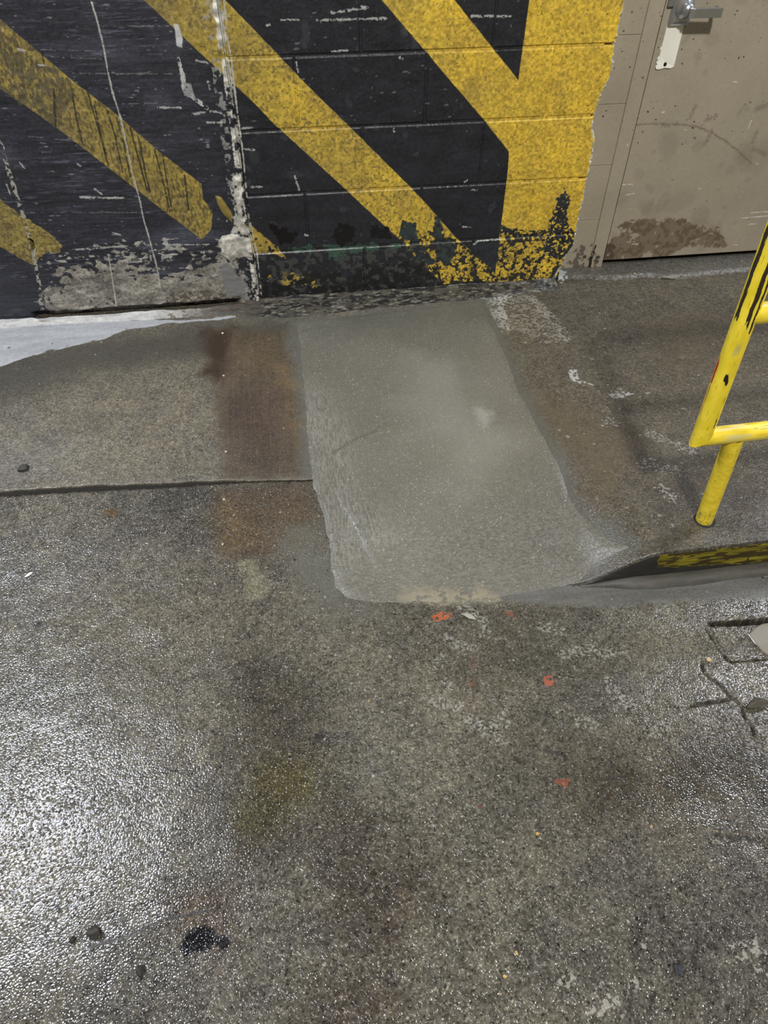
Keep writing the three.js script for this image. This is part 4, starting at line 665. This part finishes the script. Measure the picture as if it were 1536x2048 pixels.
// ------------------------------------------------------------------ yellow pipe guard rail
{
  const R = 0.0225;
  const S = new Sheet(256, 1024, 0, 1, 0, 0.75);   // around (turns), along (metres from the lower corner up)
  S.base((u, v) => { const n = fbm(u * 9, v * 40, 3) - 0.5, d = 1 + n * 0.14; return [0.95 * d, 0.85 * d, 0.21 * (1 + n * 0.8), 0.34, 0.5 + n * 0.3]; });
  S.fill([[0.72, 0.4], [0.78, 0.4], [0.78, 0.62], [0.72, 0.62]], rgb(232, 212, 90), { a: 0.3, soft: 0.02 });
  for (const [u0, u1, v0, w] of [[0.73, 0.80, 0.33, 0.02], [0.93, 0.98, 0.325, 0.02], [0.02, 0.06, 0.30, 0.02], [0.62, 0.66, 0.36, 0.02]]) S.fill([[u0, v0], [u1, v0], [u1 + 0.01, 0.8], [u0 - 0.01, 0.8]], rgb(46, 38, 24), { wob: 0.02, wf: 40, b: -0.3, r: 0.6, sp: 0.9, spf: 30 });
  S.fill([[0.915, 0.186], [0.99, 0.168], [1.0, 0.180], [0.955, 0.200], [0.92, 0.202]], rgb(34, 30, 22), { wob: 0.005, b: -0.3 });
  S.fill([[0.70, 0.16], [0.745, 0.165], [0.75, 0.215], [0.70, 0.235], [0.68, 0.2]], rgb(184, 26, 26), { wob: 0.004 });
  S.fill([[0.715, 0.07], [0.727, 0.07], [0.74, 0.15], [0.72, 0.16]], rgb(184, 26, 26), { wob: 0.004 });
  S.line([[0.62, 0.02], [0.63, 0.25]], 0.01, rgb(170, 150, 60), { a: 0.4 });
  S.fill([[0.9, 0.25], [1, 0.25], [1, 0.28], [0.92, 0.28]], rgb(176, 170, 130), { soft: 0.01, wob: 0.01, a: 0.6 });
  S.specks(70, 61, 0.55, 1, 0, 0.75, 0.003, 0.012, rgb(70, 60, 30), { a: 0.7, flat: 0.4, turn: 0 });
  S.line([[0.05, 0.02], [0.06, 0.12]], 0.012, rgb(60, 52, 30), { gap: 0.5, vf: 30 });
  const T = new Sheet(256, 1024, 0, 1, 0, 1.4);
  T.base((u, v) => { const n = fbm(u * 8, v * 30, 3) - 0.5, d = 1 + n * 0.2; return [0.92 * d, 0.815 * d, 0.21 * (1 + n * 0.8), 0.4, 0.5 + n * 0.3]; });
  T.specks(170, 62, 0, 1, 0, 1.4, 0.003, 0.02, rgb(58, 50, 28), { a: 0.8, flat: 0.3, turn: 0 });
  T.specks(60, 63, 0, 1, 0, 0.3, 0.02, 0.05, rgb(206, 198, 160), { a: 0.4, flat: 0.6, turn: 0 });
  T.specks(30, 64, 0.7, 1, 0.1, 0.32, 0.008, 0.04, rgb(66, 58, 30), { a: 0.7, flat: 0.3, turn: 0 });
  T.fill([[0, 0.0], [1, 0.0], [1, 0.1], [0, 0.1]], rgb(206, 200, 172), { sp: 0.42, spf: 16, wob: 0.02, a: 0.55 });
  const paint = std({ map: S.tex('c'), roughnessMap: S.tex('r'), roughness: 1, bumpMap: S.tex('b'), bumpScale: 0.0012 });
  const paint2 = std({ map: T.tex('c'), roughnessMap: T.tex('r'), roughness: 1, bumpMap: T.tex('b'), bumpScale: 0.001 });
  const Z = 1.282, C = [0.668, 0.313], LEAN = -0.055, ROOT = [0.786, -0.004, Z];
  const rail = thing('guard_rail', 'yellow painted pipe guard rail with chipped paint standing on the concrete by the curb', 'railing', ROOT[0], ROOT[1], ROOT[2]);
  const put = (g, name, mat) => { g.translate(-ROOT[0], -ROOT[1], -ROOT[2]); return mesh(name, g, mat, rail); };
  function pipe(len, bottomMitre, topMitre, seg = 40) {   // stands on the origin; mitres slope by x
    const g = new THREE.CylinderGeometry(R, R, len, 40, seg, true); g.translate(0, len / 2, 0); const p = g.attributes.position;
    for (let i = 0; i < p.count; i++) { const y = p.getY(i), x = p.getX(i); p.setY(i, y + bottomMitre * x * (1 - y / len) + topMitre * x * (y / len)); }
    return g;
  }
  const upright = pipe(0.74, 1, 0); uvBy(upright, (x, y, z) => { const a = Math.atan2(x, z) / (Math.PI * 2); return [a - Math.floor(a), y / 0.75]; });
  // seam: keep the cylinder's own turn coordinate
  { const o = new THREE.CylinderGeometry(R, R, 0.74, 40, 40, true), u = o.attributes.uv, v = upright.attributes.uv; for (let i = 0; i < u.count; i++) v.setX(i, u.getX(i)); }
  upright.rotateZ(-LEAN * 1.0); upright.translate(C[0], C[1], Z); put(upright, 'upright_post', paint);
  const railGeo = (len, left) => { const g = pipe(len, left, 0, 30); g.rotateZ(-Math.PI / 2); return g; };
  // after the turn the pipe's own x points down, so a mitre of -1 meets the upright
  const low = railGeo(1.5, -1); low.rotateZ(0.02); low.translate(C[0], C[1], Z); put(low, 'bottom_rail', paint2);
  const mid = railGeo(1.46, 0); mid.rotateZ(0.02); mid.translate(C[0] + 0.006 + LEAN * 0.33, C[1] + 0.335, Z); put(mid, 'middle_rail', paint2);
  const top = railGeo(1.52, 0); top.rotateZ(0.02); top.translate(C[0] - 0.01 + LEAN * 0.74, C[1] + 0.735, Z); put(top, 'top_rail', paint2);
  const post = (x0, y0, x1, y1) => { const len = Math.hypot(x1 - x0, y1 - y0), g = pipe(len, 0, 0, 20); g.rotateZ(-Math.atan2(x1 - x0, y1 - y0)); g.translate(x0, y0, Z); return g; };
  put(post(0.787, -0.03, 0.757, 0.305), 'short_post', paint2);
  put(post(2.05, -0.03, 2.03, 0.33), 'short_post', paint2); put(post(2.16, 0.34, 2.12, 1.05), 'upright_post', paint2);
  const ringM = std({ color: 0x17130f, roughness: 0.6 });  // near-black ring standing in for the shaded gap around each post
  for (const x of [0.786, 2.05]) { const t = new THREE.TorusGeometry(R + 0.002, 0.0045, 10, 36); t.rotateX(Math.PI / 2); t.scale(1, 0.5, 1); t.translate(x, heightBack(x, Z) + wave(x, Z) + 0.0005, Z); put(t, 'gap_shadow_ring', ringM); }
}

// ------------------------------------------------------------------ loose bits on the floor
function groundY(x, z) { return (z > slabEnd(x) ? heightFront(x, z) : heightBack(x, z)) + wave(x, z); }
function pebbleGeo(a, b, c, seed, rough = 0.25) {
  const g = new THREE.IcosahedronGeometry(1, 3), p = g.attributes.position, r = rng(seed), o = r() * 50, planes = [];
  for (let k = 0; k < 13; k++) { const v = new THREE.Vector3(r() - 0.5, r() - 0.5, r() - 0.5).normalize(); planes.push([v, 0.52 + 0.36 * r()]); }
  const q = new THREE.Vector3();
  for (let i = 0; i < p.count; i++) {
    q.fromBufferAttribute(p, i); let s = 1; for (const [v, d] of planes) { const e = q.dot(v); if (e > d) s = Math.min(s, d / e); }
    s *= 1 + (vn(q.x * 3 + o, q.y * 3 + q.z * 2 + o) - 0.5) * rough; p.setXYZ(i, q.x * s * a, q.y * s * b, q.z * s * c);
  }
  g.deleteAttribute('uv'); g.computeVertexNormals(); g.translate(0, b * 0.62, 0); return g;
}
function pebble(name, at, size, seed, color, text, category, turn = 0, rough = 0.7) {
  const m = mesh(name, pebbleGeo(size[0], size[1], size[2], seed), std({ color, roughness: rough, flatShading: false }), scene);
  m.position.set(at[0], groundY(at[0], at[1]), at[1]); m.rotation.y = turn; label(m, text, category);
  return m;
}
const PB = F.pebbles;
pebble('pebble', PB.big, [0.016, 0.012, 0.014], 1, 0x37342f, 'largest dark grey pebble on the glossy wet concrete at bottom left', 'pebble', 0.4);
pebble('pebble', PB.small, [0.007, 0.006, 0.006], 2, 0x1e1d1c, 'small black pebble just left of the largest dark pebble', 'pebble');
pebble('pebble', PB.mid, [0.0085, 0.008, 0.009], 3, 0x2a2723, 'dark pebble lying alone between the black oil stain and the bottom edge', 'pebble', 1.2);
pebble('pebble', PB.grey, [0.012, 0.009, 0.011], 4, 0x33343a, 'blue grey round pebble at bottom right near the whitish deposits', 'pebble', 0.8, 0.5);
pebble('asphalt_crumb', PB.lump, [0.022, 0.008, 0.016], 5, 0x34332f, 'flat dark asphalt crumb on the concrete left above the open joint', 'asphalt crumb', 0.6);
pebble('paper_scrap', PB.chip, [0.014, 0.0022, 0.006], 6, 0xe9e6da, 'narrow white scrap on the concrete left below the open joint', 'scrap', 0.75, 0.6);
pebble('pebble', PB.cream, [0.007, 0.006, 0.009], 7, 0xb9a877, 'cream coloured pebble at the left end of the floor crack by the broken slab', 'pebble', 0.3);
pebble('concrete_shard', PB.shard, [0.035, 0.016, 0.016], 8, 0x4a463c, 'broken dark concrete shard stuck in the crack at the right edge', 'concrete shard', 0.1);
pebble('cement_crumb', PB.crumb, [0.022, 0.006, 0.009], 9, 0x9a978a, 'pale cement crumb right of the bright orange paint mark below the patch', 'cement crumb', -0.6);
pebble('cement_crumb', PB.sillstone, [0.009, 0.009, 0.009], 10, 0x8d8a80, 'small grey lump on the concrete sill under the door', 'cement crumb');
pebble('cement_crumb', [F.sillEdge[6][0] + 0.02, F.sillEdge[6][1] + 0.002], [0.05, 0.008, 0.012], 13, 0x7d7a70, 'long flat cement lump at the sill edge below the middle of the door', 'cement crumb', 0.03);
pebble('asphalt_crumb', PB.clot, [0.008, 0.005, 0.007], 11, 0x141519, 'tiny black crumb at the right tip of the oil stain', 'asphalt crumb');
[['white crumb in the dark rust stain nearest the wall', 4, 0xd8d2c4], ['white crumb on the rust stain halfway up the upper slab', 5, 0xcfc9ba], ['pale crumb on the rust stain just above the joint', 6, 0xc4bda9], ['pale crumb on the rust stain just below the joint', 7, 0xc4bda9], ['pale crumb at the lower left corner of the rust stain', 8, 0xbdb6a2], ['yellow grain on the grey concrete right of the dark brown area', 0, 0xc9a45a], ['yellow grain at bottom right, upper one of a pair left of the blue grey pebble', 1, 0xc2a465], ['yellow grain at bottom right, lower one of a pair left of the blue grey pebble', 2, 0xb99d60]].forEach(([t, i, c]) => pebble('grit_grain', F.bits[i], [0.0045, 0.0035, 0.004], 20 + i, c, t, 'grit', i));
// muddy puddle in the broken slab
{
  const s = new THREE.Shape(); const n = 60, c = [0.9, 1.603]; const pts = F.puddle.map(([x, z]) => new THREE.Vector2(x, z)); const cv = new THREE.SplineCurve([...pts, pts[0]]).getPoints(n);
  cv.forEach((p, i) => (i ? s.lineTo(p.x - c[0], -(p.y - c[1])) : s.moveTo(p.x - c[0], -(p.y - c[1]))));
  const g = new THREE.ExtrudeGeometry(s, { depth: 0.002, bevelEnabled: true, bevelThickness: 0.001, bevelSize: 0.003, bevelSegments: 2 }); g.rotateX(-Math.PI / 2);
  const m = mesh('puddle', g, std({ color: 0x6f685a, roughness: 0.16 }), scene); m.position.set(c[0], -DROP - 0.0195, c[1]);
  label(m, 'small muddy puddle in the broken slab at the right edge', 'puddle');
}

// ------------------------------------------------------------------ the rest of the garage and its lamps
const grey = std({ color: 0x8a8880, roughness: 0.85 });
mesh('slab', box(-5.2, 5.2, CEILING, CEILING + 0.2, -0.3, 9.2), std({ color: 0x97958e, roughness: 0.9 }), structure('ceiling'));
mesh('wall_panel', box(-5.2, -5, -0.3, CEILING, -0.3, 9.2), grey, structure('wall_left'));
mesh('wall_panel', box(5, 5.2, -0.3, CEILING, -0.3, 9.2), grey, structure('wall_right'));
mesh('wall_panel', box(-5.2, 5.2, -0.3, CEILING, 9.0, 9.2), grey, structure('wall_front'));
for (const [x, y, L, power, text] of LAMPS) {   // the glowing face looks down and out
  const W = 0.3, t = thing('wall_lamp', text, 'lamp', x, y, x > 1 ? -0.02 : 0.08, 'strip lamps high on the wall');
  const head = new THREE.Group(); head.name = 'lamp_head'; head.position.z = 0.17; head.rotation.x = -0.35; t.add(head);
  mesh('housing', box(-L / 2 - 0.02, L / 2 + 0.02, 0.0, 0.07, -W / 2 - 0.01, W / 2 + 0.01, 0.008), std({ color: 0xdddddd, roughness: 0.5 }), head);
  mesh('diffuser', box(-L / 2, L / 2, -0.012, 0.002, -W / 2, W / 2, 0.004), std({ color: 0xffffff, emissive: new THREE.Color(0.88, 0.92, 1), emissiveIntensity: 3 }), head);
  mesh('wall_bracket', box(-0.2, 0.2, -0.05, 0.09, -0.08, 0.06, 0.01), std({ color: 0xb9b9b6, roughness: 0.5 }), t);
  const a = new THREE.RectAreaLight(new THREE.Color(0.83, 0.88, 1.0), power, L, W); a.position.set(0, -0.018, 0); a.rotation.x = -Math.PI / 2; head.add(a);
}
{
  const t = thing('ceiling_lamp', 'round warm white lamp hanging from the ceiling behind the camera', 'lamp', ...KEY.at);
  const shade = new THREE.LatheGeometry([[0.02, 0.45], [0.02, 0.16], [0.07, 0.1], [0.2, 0.03], [0.22, 0.0], [0.205, 0.002], [0.19, 0.02]].map((p) => new THREE.Vector2(...p)), 40);
  mesh('housing', shade, std({ color: 0xcfcfca, roughness: 0.5, side: THREE.DoubleSide }), t);
  const disc = new THREE.CylinderGeometry(0.19, 0.19, 0.012, 40); disc.translate(0, 0.012, 0);
  mesh('diffuser', disc, std({ color: 0xffffff, emissive: KEY.color, emissiveIntensity: 4 }), t);
  const l = new THREE.SpotLight(KEY.color, KEY.power, 0, 1.3, 0.3, 2); l.position.set(0, -0.06, 0); l.target.position.set(0, -5, -2.2); l.castShadow = true; l.shadow.radius = 12; t.add(l); t.add(l.target);
}
renderer.render(scene, camera);
